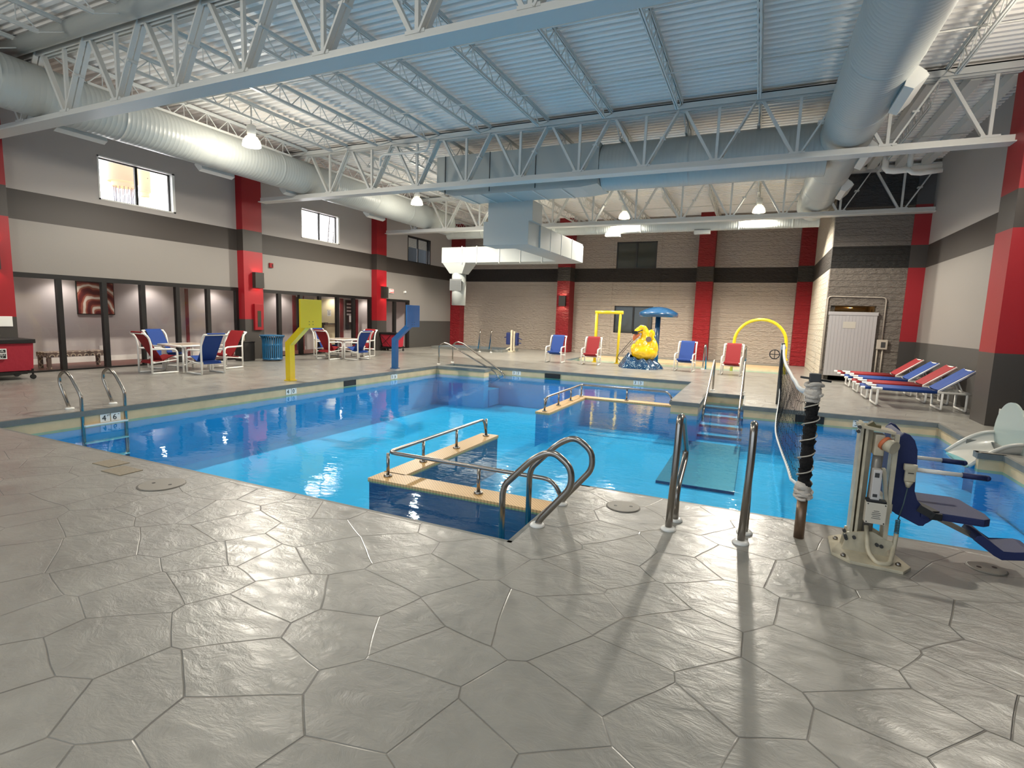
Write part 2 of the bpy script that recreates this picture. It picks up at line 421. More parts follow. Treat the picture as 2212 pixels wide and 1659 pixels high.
mp = nt.nodes.new('ShaderNodeMapping'); mp.inputs['Scale'].default_value = (1,1.8,1); mp.inputs['Rotation'].default_value = (0,0,.4); L.new(g.outputs['Position'], mp.inputs[0])
L.new(mp.outputs[0], n1.inputs['Vector']); L.new(mp.outputs[0], n2.inputs['Vector'])
# calm on the left, livelier by the slide on the right
sx_ = nt.nodes.new('ShaderNodeSeparateXYZ'); L.new(g.outputs['Position'], sx_.inputs[0])
ma = nt.nodes.new('ShaderNodeMapRange'); ma.inputs['From Min'].default_value = -6*S; ma.inputs['From Max'].default_value = 3*S; ma.inputs['To Min'].default_value = .10; ma.inputs['To Max'].default_value = .5
L.new(sx_.outputs[0], ma.inputs[0])
m2 = nt.nodes.new('ShaderNodeMath'); m2.operation = 'MULTIPLY'; L.new(n2.outputs[0], m2.inputs[0]); L.new(ma.outputs[0], m2.inputs[1])
ad = nt.nodes.new('ShaderNodeMath'); ad.operation = 'MULTIPLY_ADD'; ad.inputs[1].default_value = .55; L.new(n1.outputs[0], ad.inputs[0]); L.new(m2.outputs[0], ad.inputs[2])
bp = nt.nodes.new('ShaderNodeBump'); bp.inputs['Strength'].default_value = .28; bp.inputs['Distance'].default_value = .03
L.new(ad.outputs[0], bp.inputs['Height'])
for q in (gl, fz): L.new(bp.outputs[0], q.inputs['Normal'])
M['water'] = m
WZ = -.215
def sheet(poly, z):
    mb = MB(); mb.poly([(x,y,z) for x, y in poly], [tuple(range(len(poly)))]); return mb
POOLW = POOL
tag(sheet(POOL, WZ).build('pool_water', M['water'], fix=False), 'clear blue water filling the main swimming pool', 'water', kind='stuff')
tag(sheet(KIDP, -.09).build('pool_water', M['water'], fix=False), 'shallow blue water of the splash pool along the far wall', 'water', kind='stuff')
tag(sheet(SPA, -.06).build('pool_water', M['water'], fix=False), 'water of the small spa pool in the far left corner', 'water', kind='stuff')
kb = MB(); basin(kb, KIDP, None, 0, 0); kb.box(-6.4,1.1,18.4,20.2,-1.3,-.3); kb.build('floor_splash_pool', M['basin'], kind='structure')
MB().box(-6.3,1.0,20.2,22.4,-1.3,-.03).build('floor_splash_beach', M['tile'], kind='structure')
kb = MB(); basin(kb, SPA, None, 0, 0); kb.box(-13,-9.6,20,21.8,-1.3,-.6); kb.build('floor_spa', M['basin'], kind='structure')
# gutter mouths
for (x0,x1,y0,y1,lb) in ((-5.4,-4.95,14.19,14.26,'black skimmer mouth in the tile band of the far pool edge'),
                         (-8.455,-8.43,9.4,9.8,'black skimmer mouth in the left pool edge between depth markers'),
                         (.75,1.2,10.7,10.755,'black skimmer mouth in the pool edge below the loungers')):
    tag(MB().box(x0,x1,y0,y1,-.205,-.08).build('pool_skimmer', M['rubber']), lb, 'skimmer')

# depth markers set in the tile band
def marker(big1, small1, big2, M4, lb, w=.27):
    x, y, z = M4.translation
    t = thing('depth_marker', lb, 'depth marker', (x,y,z-.06))
    X = M4.col[0].xyz; Z = M4.col[2].xyz
    mb = MB()
    for s in (-1, 1):
        c = Vector((x,y,z))+X*s*(w/4+.003)
        mb.bar(c-X*(w/4-.004), c+X*(w/4-.004), .006, .115)
    tl = mb.build('tile', M['white'], t, world=True)
    def at(dx, dy): q = M4.copy(); q.translation = M4.translation+X*dx+M4.col[1].xyz*dy+Z*.006; return q
    text('numeral', big1, .115, at(-w*.32,-.004), M['signblk'], tl, .001, (x,y,z-.06))
    if small1: text('unit_text', small1, .035, at(-w*.10,.03), M['signblk'], tl, .001, (x,y,z-.06))
    if big2: text('numeral', big2, .115, at(w*.2,-.004), M['signblk'], tl, .001, (x,y,z-.06))
    text('inch_mark', '"' if big2 else 'IN', .05, at(w*.4 if big2 else w*.25,.02), M['signblk'], tl, .001, (x,y,z-.06))
fl_ = lambda y: frame(-8.435,y,-.14,(0,1,0),(0,0,1))
marker('4','FT','6',fl_(4.55),'white depth marker tile reading 4 6 beneath the left pool ladder')
marker('4',None,'0',fl_(7.88),'white depth marker tile reading 4 0, left of the yellow post')
marker('3',None,'6',fl_(11.25),'white depth marker tile reading 3 6, beneath the blue post')
ff_ = lambda x: frame(x,14.24,-.14,(1,0,0),(0,0,1))
marker('3',None,'3',ff_(-6.3),'white depth marker tile reading 3 3, near the corner entry rails')
marker('3',None,'3',ff_(-2.75),'white depth marker tile reading 3 3, below the yellow swan')
marker('3','FT',None,frame(1.77,10.735,-.14,(1,0,0),(0,0,1)),'white depth marker tile reading 3 IN, below the loungers')

# ---------------------------------------------------------------- walls
def wall_boxes(mb, axis, pos, t, u0, u1, z0, z1, holes):
    us = sorted({min(u1,max(u0,v)) for v in [u0,u1]+[h[0] for h in holes]+[h[1] for h in holes]}); zs = sorted({z0,z1}|{h[2] for h in holes}|{h[3] for h in holes})
    for i in range(len(us)-1):
        for j in range(len(zs)-1):
            cu = (us[i]+us[i+1])/2; cz = (zs[j]+zs[j+1])/2
            if any(h[0] < cu < h[1] and h[2] < cz < h[3] for h in holes): continue
            a, c = sorted((pos, pos+t))
            if axis == 'x': mb.box(a,c,us[i],us[i+1],zs[j],zs[j+1])
            else: mb.box(us[i],us[i+1],a,c,zs[j],zs[j+1])
ZC = 5.86
WIN = [(7.45,9.2,3.82,4.78),(13.35,15.1,3.82,4.78),(19.2,20.93,3.68,4.76)]
BAYS = [(5.68,10.95,0,2.07),(11.6,16.85,0,2.07),(17.45,19.35,0,2.05)]
mb = MB(); wall_boxes(mb,'x',XW,-.22,YB,19.35,0,ZC,WIN+BAYS); mb.build('wall_left', M['wall'], kind='structure')
mb = MB(); wall_boxes(mb,'x',XW,-.22,19.35,YF,0,ZC,[WIN[2]]); mb.build('wall_left_far', M['wall_dado'], kind='structure')
FWIN = [(-5.75,-4.05,3.70,4.81),(-5.72,-4.06,.95,2.11)]
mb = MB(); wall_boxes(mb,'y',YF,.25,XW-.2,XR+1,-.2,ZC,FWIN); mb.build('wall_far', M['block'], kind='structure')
mb = MB(); mb.box(-6.02,-5.86,YF-.035,YF,0,ZC); mb.box(-4.02,-3.86,YF-.035,YF,0,ZC); mb.build('trim_5', M['block'], kind='structure')
mb = MB(); wall_boxes(mb,'y',17.45,.25,1.72,3.5,0,ZC,[(1.82,2.9,0,2.1)]); mb.build('wall_utility_front', M['block_front_shaded'], kind='structure')
mb = MB(); mb.box(1.72,1.95,17.7,YF,0,ZC); mb.build('wall_utility_side', M['block_side_lit'], kind='structure')
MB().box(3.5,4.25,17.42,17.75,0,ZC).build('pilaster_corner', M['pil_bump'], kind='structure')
mb = MB(); mb.box(XR,XR+.25,YB,17.6,0,ZC); mb.build('wall_right', M['wall_dado'], kind='structure')
# pilasters
def pilaster(n, x0, x1, y0, y1, mt): MB().box(x0,x1,y0,y1,0,ZC).build('trim_%d' % n, mt, kind='structure')
pilaster(6, XW, -13.47, 5.03, 5.68, M['pil']); pilaster(7, XW, -13.47, 10.95, 11.6, M['pil']); pilaster(8, XW, -13.47, 16.85, 17.45, M['pil'])
pilaster(9, XW, -13.2, 22.75, YF, M['pil_block']); pilaster(10, -8.16, -7.58, 22.55, YF, M['pil_block']); pilaster(11, -2.36, -1.74, 22.7, YF, M['pil_block'])
pilaster(12, 1.22, 1.72, 22.7, YF, M['pil_block']); pilaster(13, 3.465, XR, 10.93, 11.6, M['pil']); pilaster(14, 3.465, XR, 4.9, 5.6, M['pil']); pilaster(15, XW, -13.47, -1, -.35, M['pil'])
# back wall behind the camera; open gaps added to let in world fill light
mb = MB(); wall_boxes(mb,'y',YB,-.2,XW,XR,0,ZC,[(-12.9,-8.2,.6,5.0),(-7.6,-2.9,.6,5.0),(-2.3,2.9,.6,5.0)]); mb.build('wall_back', M['wall_dado'], kind='structure')

# ---------------------------------------------------------------- ceiling: corrugated roof deck
mb = MB(); p = .16; y = YB; prof = []
while y < YF+.1:
    prof += [(y,5.79),(y+p*.40,5.79),(y+p*.5,5.85),(y+p*.90,5.85)]; y += p
X0, X1 = XW-.2, XR+.3
for (ya,za),(yb,zb) in zip(prof[:-1], prof[1:]):
    mb.poly([(X0,ya,za),(X1,ya,za),(X1,yb,zb),(X0,yb,zb)], [(0,3,2,1)])
mb.build('ceiling', M['ceil'], kind='structure', fix=False)
MB().box(X0-.3,X1+.3,YB-.3,YF+.4,5.87,5.95).build('ceiling_top', M['dkgrey'], kind='structure')

# ---------------------------------------------------------------- corridor behind the glass
XC = -15.5
M['corr'] = mat('corridor_paint', (186,178,176), .6)
M['corrfloor'] = mat('corridor_red_brown_floor', (104,58,50), .45, var=.2, vscale=4)
mb = MB(); mb.box(XC-.15,XC,4.5,19.8,0,2.6); mb.box(XC,XW-.22,4.3,4.5,0,2.6); mb.box(XC,XW-.22,19.8,20,0,2.6); mb.build('wall_corridor', M['corr'], kind='structure')
MB().box(XC,XW,4.5,19.8,-.05,0.0).build('floor_corridor', M['corrfloor'], kind='structure')
MB().box(XC,XW-.22,4.5,19.8,2.22,2.3).build('ceiling_corridor', M['corr'], kind='structure')
MB().box(XC,XC+.02,4.5,15.2,0,.13).build('baseboard_corridor', M['white'], kind='structure')
# ================================================================ roof steel
ORD = ['first','second','third','fourth','fifth','sixth','seventh','eighth','ninth','tenth','eleventh','twelfth','thirteenth','fourteenth']
JX = [-.30+1.38*k for k in range(-9,3)]            # joist lines
BX = [-.99+1.38*k for k in range(-9,4)]            # truss bottom nodes
def truss(Y, x0, x1, label):
    t = thing('roof_truss', label, 'roof truss', ((x0+x1)/2, Y, 4.5))
    mb = MB(); mb.box(x0,x1,Y-.13,Y+.13,5.70,5.725); mb.box(x0,x1,Y-.13,Y-.115,5.60,5.72); mb.box(x0,x1,Y+.115,Y+.13,5.60,5.72); mb.box(x0,x1,Y-.05,Y-.02,5.58,5.70); mb.box(x0,x1,Y+.02,Y+.05,5.58,5.70)
    mb.build('top_chord', M['steel'], t, world=True)
    mb = MB(); mb.box(x0+.1,x1,Y-.14,Y+.14,4.49,4.51); mb.box(x0+.1,x1,Y-.055,Y-.03,4.51,4.62); mb.box(x0+.1,x1,Y+.03,Y+.055,4.51,4.62)
    mb.build('bottom_chord', M['steel'], t, world=True)
    for bx in BX:
        if not (x0+.2 < bx < x1-.1): continue
        for s in (-1, 1):
            tx = bx+.69*s
            if not (x0 < tx < x1): continue
            mb = MB()
            if s > 0:
                for o in (-.045, .045): mb.bar((bx+.06*s,Y+o,4.60),(tx-.04*s,Y+o,5.64),.028,.07,(0,1,0))
                c = Vector(((bx+tx)/2,Y,5.12)); mb.box(c.x-.05,c.x+.05,Y-.07,Y+.07,c.z-.015,c.z+.015)
            else: mb.bar((bx+.06*s,Y,4.60),(tx-.04*s,Y,5.64),.05,.075,(0,1,0))
            mb.build('diagonal', M['steel'], t, world=True)
        MB().box(bx-.025,bx+.025,Y-.025,Y+.025,4.60,5.62).build('vertical', M['steel'], t, world=True)
    for bx in BX:
        if x0+.2 < bx < x1-.1: MB().box(bx-.13,bx+.13,Y-.062,Y+.062,4.60,4.64).build('gusset_plate', M['steel'], t, world=True)
    return t
TY = [-.6, 5.4, 11.4, 17.25]
truss(5.4, -13.45, 3.6, 'white steel roof truss nearest the camera, with the wide pipe along its top')
truss(11.4, -13.3, 3.55, 'white steel roof truss across the middle, in front of the rectangular duct')
truss(17.25, -13.4, 3.9, 'white steel roof truss farthest away, above the corner entry and white door')
truss(-.6, -13.4, 3.6, 'white steel roof truss overhead behind the camera')

def joist_mesh(y0, y1):
    """open web joist running along y, local x = 0"""
    tc = MB(); 
    for s in (-1, 1): tc.box(*(sorted((s*.006, s*.032))), y0, y1, 5.715, 5.735); tc.box(*(sorted((s*.008, s*.02))), y0, y1, 5.675, 5.72)
    bc = MB()
    for s in (-1, 1): bc.box(*(sorted((s*.006, s*.028))), y0+.65, y1-.65, 5.40, 5.415); bc.box(*(sorted((s*.008, s*.02))), y0+.65, y1-.65, 5.415, 5.45)
    wb = MB(); n = 9; yy = [y0+.05]+[y0+.65+(y1-y0-1.3)*k/n for k in range(n+1)]+[y1-.05]
    z = [5.70]+[5.42 if k % 2 == 0 else 5.70 for k in range(n+1)]
    if n % 2: z[-1] = 5.42
    pts = [(0,yy[0],5.70),(0,yy[1],5.42)]
    step = (y1-y0-1.3)/n
    for k in range(n):
        a = y0+.65+step*k; pts += [(0,a+step/2,5.70),(0,a+step,5.42)]
    pts.append((0,y1-.05,5.70))
    for p, q in zip(pts[:-1], pts[1:]): wb.tube([p,q], .011, 5, False)
    for k in range(n): a = y0+.65+step*(k+.5); wb.tube([(0,a,5.70),(.0,a,5.42)], .008, 4, False)
    return tc, bc, wb
BAYN = ['before the nearest truss','between nearest and middle trusses','between middle and farthest trusses','beyond the farthest truss']
for bi, (y0, y1) in enumerate(((-.6,5.4),(5.4,11.4),(11.4,17.25),(17.25,23.2))):
    proto = None
    for k, x in enumerate(JX):
        if bi == 3 and x > 1.6: continue
        lb = 'white roof joist, %s from the left wall, %s' % (ORD[k], BAYN[bi])
        if proto is None:
            proto = thing('roof_joist', lb, 'roof joist', (x,0,0), group='roof joists '+BAYN[bi])
            tc, bc, wb = joist_mesh(y0+.02, y1-.02)
            tc.build('top_chord', M['steel'], proto); bc.build('bottom_chord', M['steel'], proto); wb.build('web', M['steel'], proto)
            remember(proto)
        else: dup(proto, (x,0,0), 0, lb)
# bridging rods
for k, (y, z) in enumerate(((7.5,5.535),(7.9,5.70),(9.5,5.535),(9.9,5.70),(2.2,5.535),(14.3,5.535),(20.3,5.535))):
    tag(MB().tube([(-13.4,y,z),(3.7 if y < 17 else 1.6,y,z)], .011, 6).build('bridging_rod', M['steel']),
        'thin white bridging rod across the joists, %s' % ['lower rod nearer the first truss','upper rod nearer the first truss','lower rod nearer the middle truss','upper rod nearer the middle truss','before the nearest truss','behind the middle truss','behind the farthest truss'][k], 'rod', 'bridging rods under the roof')
# wide pipe on the near truss
ptp = thing('roof_pipe', 'wide white round pipe running along the top of the nearest truss', 'pipe', (-5,5.16,5.5))
MB().tube([(-13.3,5.15,5.66),(3.6,5.15,5.66)], .125, 18).build('pipe_run', M['duct'], ptp, world=True)

# ---------------------------------------------------------------- ducts
def ribbed(axis, c0, c1, a, b, r, pitch=.085, n=28, mat_=None, name='duct_run', parent=None, seams=True):
    """spiral duct along x or y, c0,c1 = fixed coordinates"""
    mb = MB(); L0 = a; prof = []
    k = 0
    while L0 < b:
        e = r+(.006 if k % 22 == 0 and seams else .0016)
        prof += [(r, L0), (e, L0+pitch*.08), (e, L0+pitch*.16), (r, L0+pitch*.24)]
        L0 += pitch; k += 1
    prof.append((r, b))
    mb.lathe(prof, (c0,0,c1) if axis == 'y' else (0,c0,c1), n, axis)
    return mb.build(name, M['duct'], parent, world=True)
def register(parent, p, half, side, drop, axis='y'):
    """trapezoid supply register: box hood hugging the lower side of the duct"""
    x, y, z = p
    if axis == 'y':
        prof = [(x,z+.17),(x+side*.16,z+.04),(x+side*.20,z-.02),(x+side*.05,z-.17),(x-side*.06,z-.12)]
        mb = MB().prism([(a,b_) for a,b_ in prof], 'y', y-half, y+half)
    else:
        mb = MB(); mb.box(x-half,x+half,y-.1,y+.1,z-.09,z+.02)
    return mb.build('register', M['steel'], parent, world=True)
dl = thing('round_duct', 'long white spiral duct running along the left wall through the trusses', 'duct', (-11.55,9,5.05))
ribbed('y', -11.55, 5.05, -4.6, 18.76, .42, parent=dl)
for y in (6.2,9.0,11.4,14.8): register(dl, (-11.86,y,4.74), .42, -1, 0)
dr = thing('round_duct', 'large white spiral duct overhead on the right, with slanted side registers', 'duct', (1.22,9,5.05))
ribbed('y', 1.22, 5.08, -4.6, 18.76, .44, parent=dr)
for y in (5.8,9.4,12.5,15.4): register(dr, (1.56,y,4.80), .5, 1, 0)
dc = thing('round_duct', 'white spiral cross duct behind the middle truss, joining the right-hand duct', 'duct', (-1.5,12.5,4.95))
ribbed('x', 12.5, 4.95, -3.49, .95, .5, parent=dc)
pl = thing('plenum_duct', 'big rectangular sheet metal plenum behind the middle truss', 'duct', (-5.8,12.4,4.4))
mb = MB(); mb.prism([(-7.7,4.62),(-7.2,4.45),(-3.9,4.45),(-3.5,4.5),(-3.5,5.4),(-7.7,5.42)], 'y', 12.0, 13.0); mb.build('duct_box', M['duct'], pl, world=True)
for x in (-7.0,-6.45,-5.75,-5.05,-4.35):
    MB().box(x-.02,x+.02,11.985,13.015,4.43,4.452).build('seam_bar', M['steel'], pl, world=True)
mb = MB()
for x in (-7.45,-6.2,-5.0): mb.box(x-.008,x+.008,11.985,12.0,4.5,5.42)
mb.build('front_seam', M['dkgrey'], pl, world=True)
dd = thing('drop_duct', 'rectangular white duct dropping from the plenum and turning back toward the corner spout', 'duct', (-6.1,13.3,3.35))
mb = MB(); mb.box(-6.72,-5.45,12.98,13.65,3.95,4.46,.01); mb.build('drop_box', M['duct'], dd, world=True)
MB().box(-6.85,-5.55,12.98,13.75,3.36,3.97,.01).build('front_box', M['duct'], dd, world=True)
mb = MB(); mb.box(-6.25,-5.5,13.72,17.5,3.36,3.95,.008); mb.build('return_run', M['duct'], dd, world=True)
mb = MB(); mb.prism([(-10.75,17.15),(-6.3,17.15),(-6.0,17.5),(-5.5,17.5),(-5.55,17.75),(-5.85,17.92),(-6.4,17.95),(-10.75,17.95)], 'z', 3.37, 3.92, .006); mb.build('cross_run', M['duct'], dd, world=True)
mb = MB()
for y in (14.5,15.4,16.4): mb.box(-5.505,-5.49,y-.012,y+.012,3.34,3.97)
for x in (-9.9,-9.3,-8.4,-7.6,-6.8): mb.box(x-.012,x+.012,17.13,17.15,3.33,3.95)
mb.build('seam_bars', M['steel'], dd, world=True)
mb = MB(); mb.poly([(-10.72,17.16,3.37),(-9.75,17.16,3.37),(-9.75,17.94,3.37),(-10.72,17.94,3.37),(-10.5,17.32,3.0),(-9.98,17.32,3.0),(-9.98,17.8,3.0),(-10.5,17.8,3.0)], [(0,1,5,4),(1,2,6,5),(2,3,7,6),(3,0,4,7),(4,5,6,7)])
mb.build('taper', M['duct'], dd, world=True)
mb = MB(); mb.lathe([(.26,3.02),(.26,1.85),(.25,1.85)], (-10.24,17.56,0), 24); mb.build('spout', M['duct'], dd, world=True)
mb = MB()
for k in range(8): mb.box(-10.44,-10.02,17.27,17.30,2.42+.045*k,2.44+.045*k)
mb.box(-10.47,-9.99,17.285,17.31,2.38,2.80); mb.build('grille', mat('grille_grey',(120,122,122),.5), dd, world=True)
df = thing('round_duct', 'slim white round duct running across in front of the far block wall', 'duct', (-5,19,4.7))
ribbed('x', 19.0, 4.72, -11.6, 1.45, .23, parent=df, pitch=.07, n=20)
for x in (-12.2,-9.6,-4.87,-1.9):
    if x > -11: register(df, (x,18.95,4.48), .25, 1, 0, 'x')
# white pipe manifold near the right wall
pm = thing('pipe_manifold', 'cluster of white plastic pipes under the roof by the right wall', 'pipes', (3.0,15.5,5.1))
MB().tube([(2.42,15.5,5.6),(2.42,15.5,5.24),(2.48,15.5,5.18),(2.6,15.5,5.16),(3.5,15.5,5.2)], .07, 12).build('upper_pipe', M['white'], pm, world=True)
MB().tube([(2.85,15.4,5.16),(2.95,15.4,5.07),(3.1,15.4,5.05),(3.5,15.4,5.09)], .055, 12).build('lower_pipe', M['white'], pm, world=True)
MB().tube([(2.9,15.5,5.6),(2.9,15.5,5.18)], .06, 12).build('riser', M['white'], pm, world=True)
# sloping beams in the dark bay on the right
for k, (x, z) in enumerate(((2.35,5.62),(2.95,5.62),(3.5,5.62))):
    tag(MB().box(x-.09,x+.09,11.6,17.0,z-.02,z+.14).build('roof_beam', M['steel']), 'wide white roof beam right of the large duct, %s from the right wall' % ['third','second','first'][k], 'beam', 'roof beams right of the large duct')
# conduit hanging by the middle truss
tag(MB().tube([(-7.42,11.2,5.6),(-7.42,11.2,5.45),(-7.5,11.2,5.36),(-7.7,11.2,5.33),(-8.75,11.2,5.36),(-8.85,11.2,5.3),(-8.85,11.2,5.1)], .03, 8).build('conduit', M['steel']), 'bent white conduit on the face of the middle truss', 'conduit')

# ---------------------------------------------------------------- high bay lamps
M['lampglass'] = mat('lamp_glow', (255,246,220), .3, emit=(255,238,196), estr=26)
M['lensglass'] = mat('lamp_refractor', (240,240,232), .2, alpha=.35, emit=(255,240,205), estr=.8)
LAMPW = 900
def highbay(x, y, z, label, up=70, power=LAMPW):
    t = thing('high_bay_lamp', label, 'lamp', (x,y,z), group=None)
    MB().lathe([(.05,.42),(.09,.40),(.09,.22),(.06,.20)], (0,0,0), 16).build('ballast', M['steel'], t)
    MB().lathe([(.055,.21),(.12,.17),(.175,.08),(.19,-.02),(.185,-.02),(.17,.07),(.11,.16),(.05,.19)], (0,0,0), 20).build('refractor', M['lensglass'], t)
    MB().ball((0,0,.04), .085, 14, 8, 1, 1, 1.1).build('bulb', M['lampglass'], t)
    MB().tube([(0,0,.42),(0,0,5.78-z)], .012, 6).build('hanger', M['steel'], t)
    ld = bpy.data.lights.new('lamp_light', 'POINT'); ld.energy = up; ld.color = (1,.92,.78); ld.shadow_soft_size = .14
    lo = bpy.data.objects.new('lamp_light', ld); COL.objects.link(lo); lo.parent = t; lo.location = (0,0,-.12*S)
    ld = bpy.data.lights.new('lamp_downlight', 'SPOT'); ld.energy = power; ld.color = (1,.93,.80); ld.shadow_soft_size = .12; ld.spot_size = 2.8; ld.spot_blend = .35
    lo = bpy.data.objects.new('lamp_downlight', ld); COL.objects.link(lo); lo.parent = t; lo.location = (0,0,-.16*S)
    return t
for (x,y,z,lb) in ((-10.1,8.5,4.93,'glowing high bay lamp over the nearest table on the left'),
                   (-10.1,14.6,4.93,'glowing high bay lamp left of the white drop duct'),
                   (-4.4,18.5,4.93,'glowing high bay lamp above the splash pool, left of the other two on the right'),
                   (-.3,14.4,4.95,'brightest glowing high bay lamp under the cross duct'),
                   (-.25,18.5,4.93,'glowing high bay lamp just below the brightest one, toward the far wall'),
                   (-10.1,2.4,4.93,'high bay lamp outside the frame at the left'),
                   (-.9,2.4,4.93,'high bay lamp over the camera'),
                   (-4.9,-3.0,4.93,'high bay lamp behind the camera'),
                   (-5.5,2.9,5.3,'high bay lamp above the near pool edge, above the frame'),
                   (-8.55,18.5,4.93,'high bay lamp hidden behind the white drop duct'),
                   (2.9,8.2,4.93,'high bay lamp outside the frame, above the slide')):
    highbay(x,y,z,lb, (60 if y < 5 else 150 if y < 12 else 80) if x < -9 else (14 if y > 10 else (160 if y > 5 else 60)), power=(1250 if y > 12 else (300 if x > 2 else 900)) if y > 5 else 90)

# wall sconces: dark boxes open at top and bottom
M['sconceglow'] = mat('sconce_glow', (255,230,200), .4, emit=(255,214,170), estr=9)
def sconce(p, d, label):
    """p = centre on the wall face, d = outward direction"""
    t = thing('wall_sconce', label, 'wall light', p)
    d = Vector(d); a = Vector((-d.y,d.x,0))
    mb = MB(); w_, dp, h_ = .15, .13, .22
    def bx(o0,o1,s0,s1,z0,z1): 
        c = Vector(p)
        P = [c+d*o+a*s_+Vector((0,0,zz)) for o in (o0,o1) for s_ in (s0,s1) for zz in (z0,z1)]
        X_ = [q.x for q in P]; Y_ = [q.y for q in P]; Z_ = [q.z for q in P]
        mb.box(min(X_),max(X_),min(Y_),max(Y_),min(Z_),max(Z_))
    bx(dp-.02,dp,-w_,w_,-h_,h_); bx(0,dp-.02,-w_,-w_+.02,-h_,h_); bx(0,dp-.02,w_-.02,w_,-h_,h_); bx(0,.01,-w_+.02,w_-.02,-h_,h_)
    mb.build('housing', mat('sconce_bronze',(44,40,36),.5), t, world=True)
    mb = MB(); bx(.03,.09,-.06,.06,-.05,.05); mb.build('lamp', M['sconceglow'], t, world=True)
    ld = bpy.data.lights.new('sconce_light', 'POINT'); ld.energy = 14; ld.color = (1,.82,.6); ld.shadow_soft_size = .03
    for zz in (-.09,.09):
        lo = bpy.data.objects.new('sconce_light', ld); COL.objects.link(lo); lo.parent = t; lo.location = (d*.06+Vector((0,0,zz)))*S
    return t
sconce((-13.47,11.38,2.31),(1,0,0),'dark wall sconce on the red pilaster behind the blue trash can')
sconce((-13.47,17.25,2.27),(1,0,0),'dark wall sconce on the red pilaster beside the exit sign')
sconce((-13.47,5.3,2.3),(1,0,0),'dark wall sconce on the red pilaster at the left frame edge')
sconce((-7.87,22.55,2.25),(0,-1,0),'dark wall sconce on the red pilaster of the far block wall')
# corridor downlights
for k, y in enumerate((5.9,7.4,9.45,11.4,14.0,16.6,18.6)):
    t = thing('downlight', 'recessed downlight in the corridor ceiling behind the glass, %s from the left' % ORD[k], 'ceiling light', (-15.1,y,2.2), group='corridor downlights')
    MB().lathe([(.09,2.225),(.09,2.205),(.065,2.205)], (-15.1,y,0), 16).build('trim_ring', M['white'], t, world=True)
    MB().lathe([(.062,2.212),(.062,2.2)], (-15.1,y,0), 16).build('lens', mat('downlight_glow',(255,250,240),.4,emit=(255,244,228),estr=60), t, world=True)
    ld = bpy.data.lights.new('downlight_light', 'SPOT'); ld.energy = 55; ld.spot_size = 2.3; ld.spot_blend = .6; ld.color = (1,.93,.86); ld.shadow_soft_size = .06
    lo = bpy.data.objects.new('downlight_light', ld); COL.objects.link(lo); lo.parent = t; lo.location = (0,0,-.03)
# ================================================================ glazing and windows
M['glass'] = bpy.data.materials.new('clear_glass'); M['glass'].use_nodes = True
nt = M['glass'].node_tree; nt.nodes.remove(nt.nodes['Principled BSDF'])
tr = nt.nodes.new('ShaderNodeBsdfTransparent'); tr.inputs[0].default_value = (.93,.93,.93,1)
gl = nt.nodes.new('ShaderNodeBsdfGlossy'); gl.inputs['Roughness'].default_value = .02
lw = two_sided_fresnel(nt, 1.3)
ms = nt.nodes.new('ShaderNodeMixShader'); nt.links.new(lw.outputs[0], ms.inputs[0]); nt.links.new(tr.outputs[0], ms.inputs[1]); nt.links.new(gl.outputs[0], ms.inputs[2]); nt.links.new(ms.outputs[0], nt.nodes['Material Output'].inputs[0])
BAYL = ['nearest glazed bay','middle glazed bay','entry bay by the exit sign']
MULL = [[(5.68,5.74),(6.52,6.61),(7.39,7.49),(8.24,8.35),(9.11,9.21),(9.97,10.07),(10.87,10.95)],
        [(11.6,11.66),(12.37,12.49),(13.24,13.37),(14.1,14.2),(14.95,15.07),(15.8,15.92),(16.74,16.85)],
        [(17.45,17.52),(18.28,18.42),(19.2,19.35)]]
for bi, (y0,y1,z0,z1) in enumerate(BAYS):
    t = thing('window_%d' % (bi+1), 'black framed floor-to-header corridor glazing, '+BAYL[bi], 'window', (XW,(y0+y1)/2,0)); t['kind'] = 'structure'
    MB().box(XW-.1,XW+.01,y0,y1,z1-.1,z1).build('header', M['blk'], t, world=True)
    MB().box(XW-.08,XW,y0,y1,.0,.035).build('sill', M['blk'], t, world=True)
    for a, b_ in MULL[bi]: MB().box(XW-.1,XW+.005,a,b_,.0,z1-.1).build('mullion', M['blk'], t, world=True)
    for (a, b_), (c, d) in zip(MULL[bi][:-1], MULL[bi][1:]):
        if bi == 2 and a > 18: continue
        MB().box(XW-.055,XW-.045,b_,c,.035,z1-.1).build('pane', M['glass'], t, world=True)
def upper_window(n, y0,y1,z0,z1, bright, lb):
    t = thing('window_%d' % n, lb, 'window', (XW,(y0+y1)/2,z0)); t['kind'] = 'structure'
    fr = M['white'] if bright else M['blk']; f = .03
    mb = MB(); mb.box(XW-.2,XW+.012,y0,y1,z1-f,z1); mb.box(XW-.2,XW+.012,y0,y1,z0,z0+f); mb.box(XW-.2,XW+.012,y0,y0+f,z0,z1); mb.box(XW-.2,XW+.012,y1-f-.03,y1,z0,z1)
    mb.build('window_frame', fr, t, world=True)
    ym = (y0+y1)/2
    MB().box(XW-.13,XW-.08,ym-.03,ym+.03,z0+f,z1-f).build('center_bar', M['blk'], t, world=True)
    mb = MB(); mb.box(XW-.14,XW-.1,y0+f,y1-f,z1-f-.025,z1-f); mb.box(XW-.14,XW-.1,y1-f-.06,y1-f-.03,z0,z1); mb.build('sash', M['blk'], t, world=True)
    MB().box(XW-.12,XW-.115,y0+f,y1-f,z0+f,z1-f).build('pane', M['glass'], t, world=True)
    return t
upper_window(4,*WIN[0],True,'bright upper window with lamp shades behind it, nearest on the left wall')
upper_window(5,*WIN[1],True,'bright upper window above the middle glazed bay')
w3 = upper_window(6,*WIN[2],False,'dark upper window with half drawn blinds, left of the ceiling duct')
mb = MB()
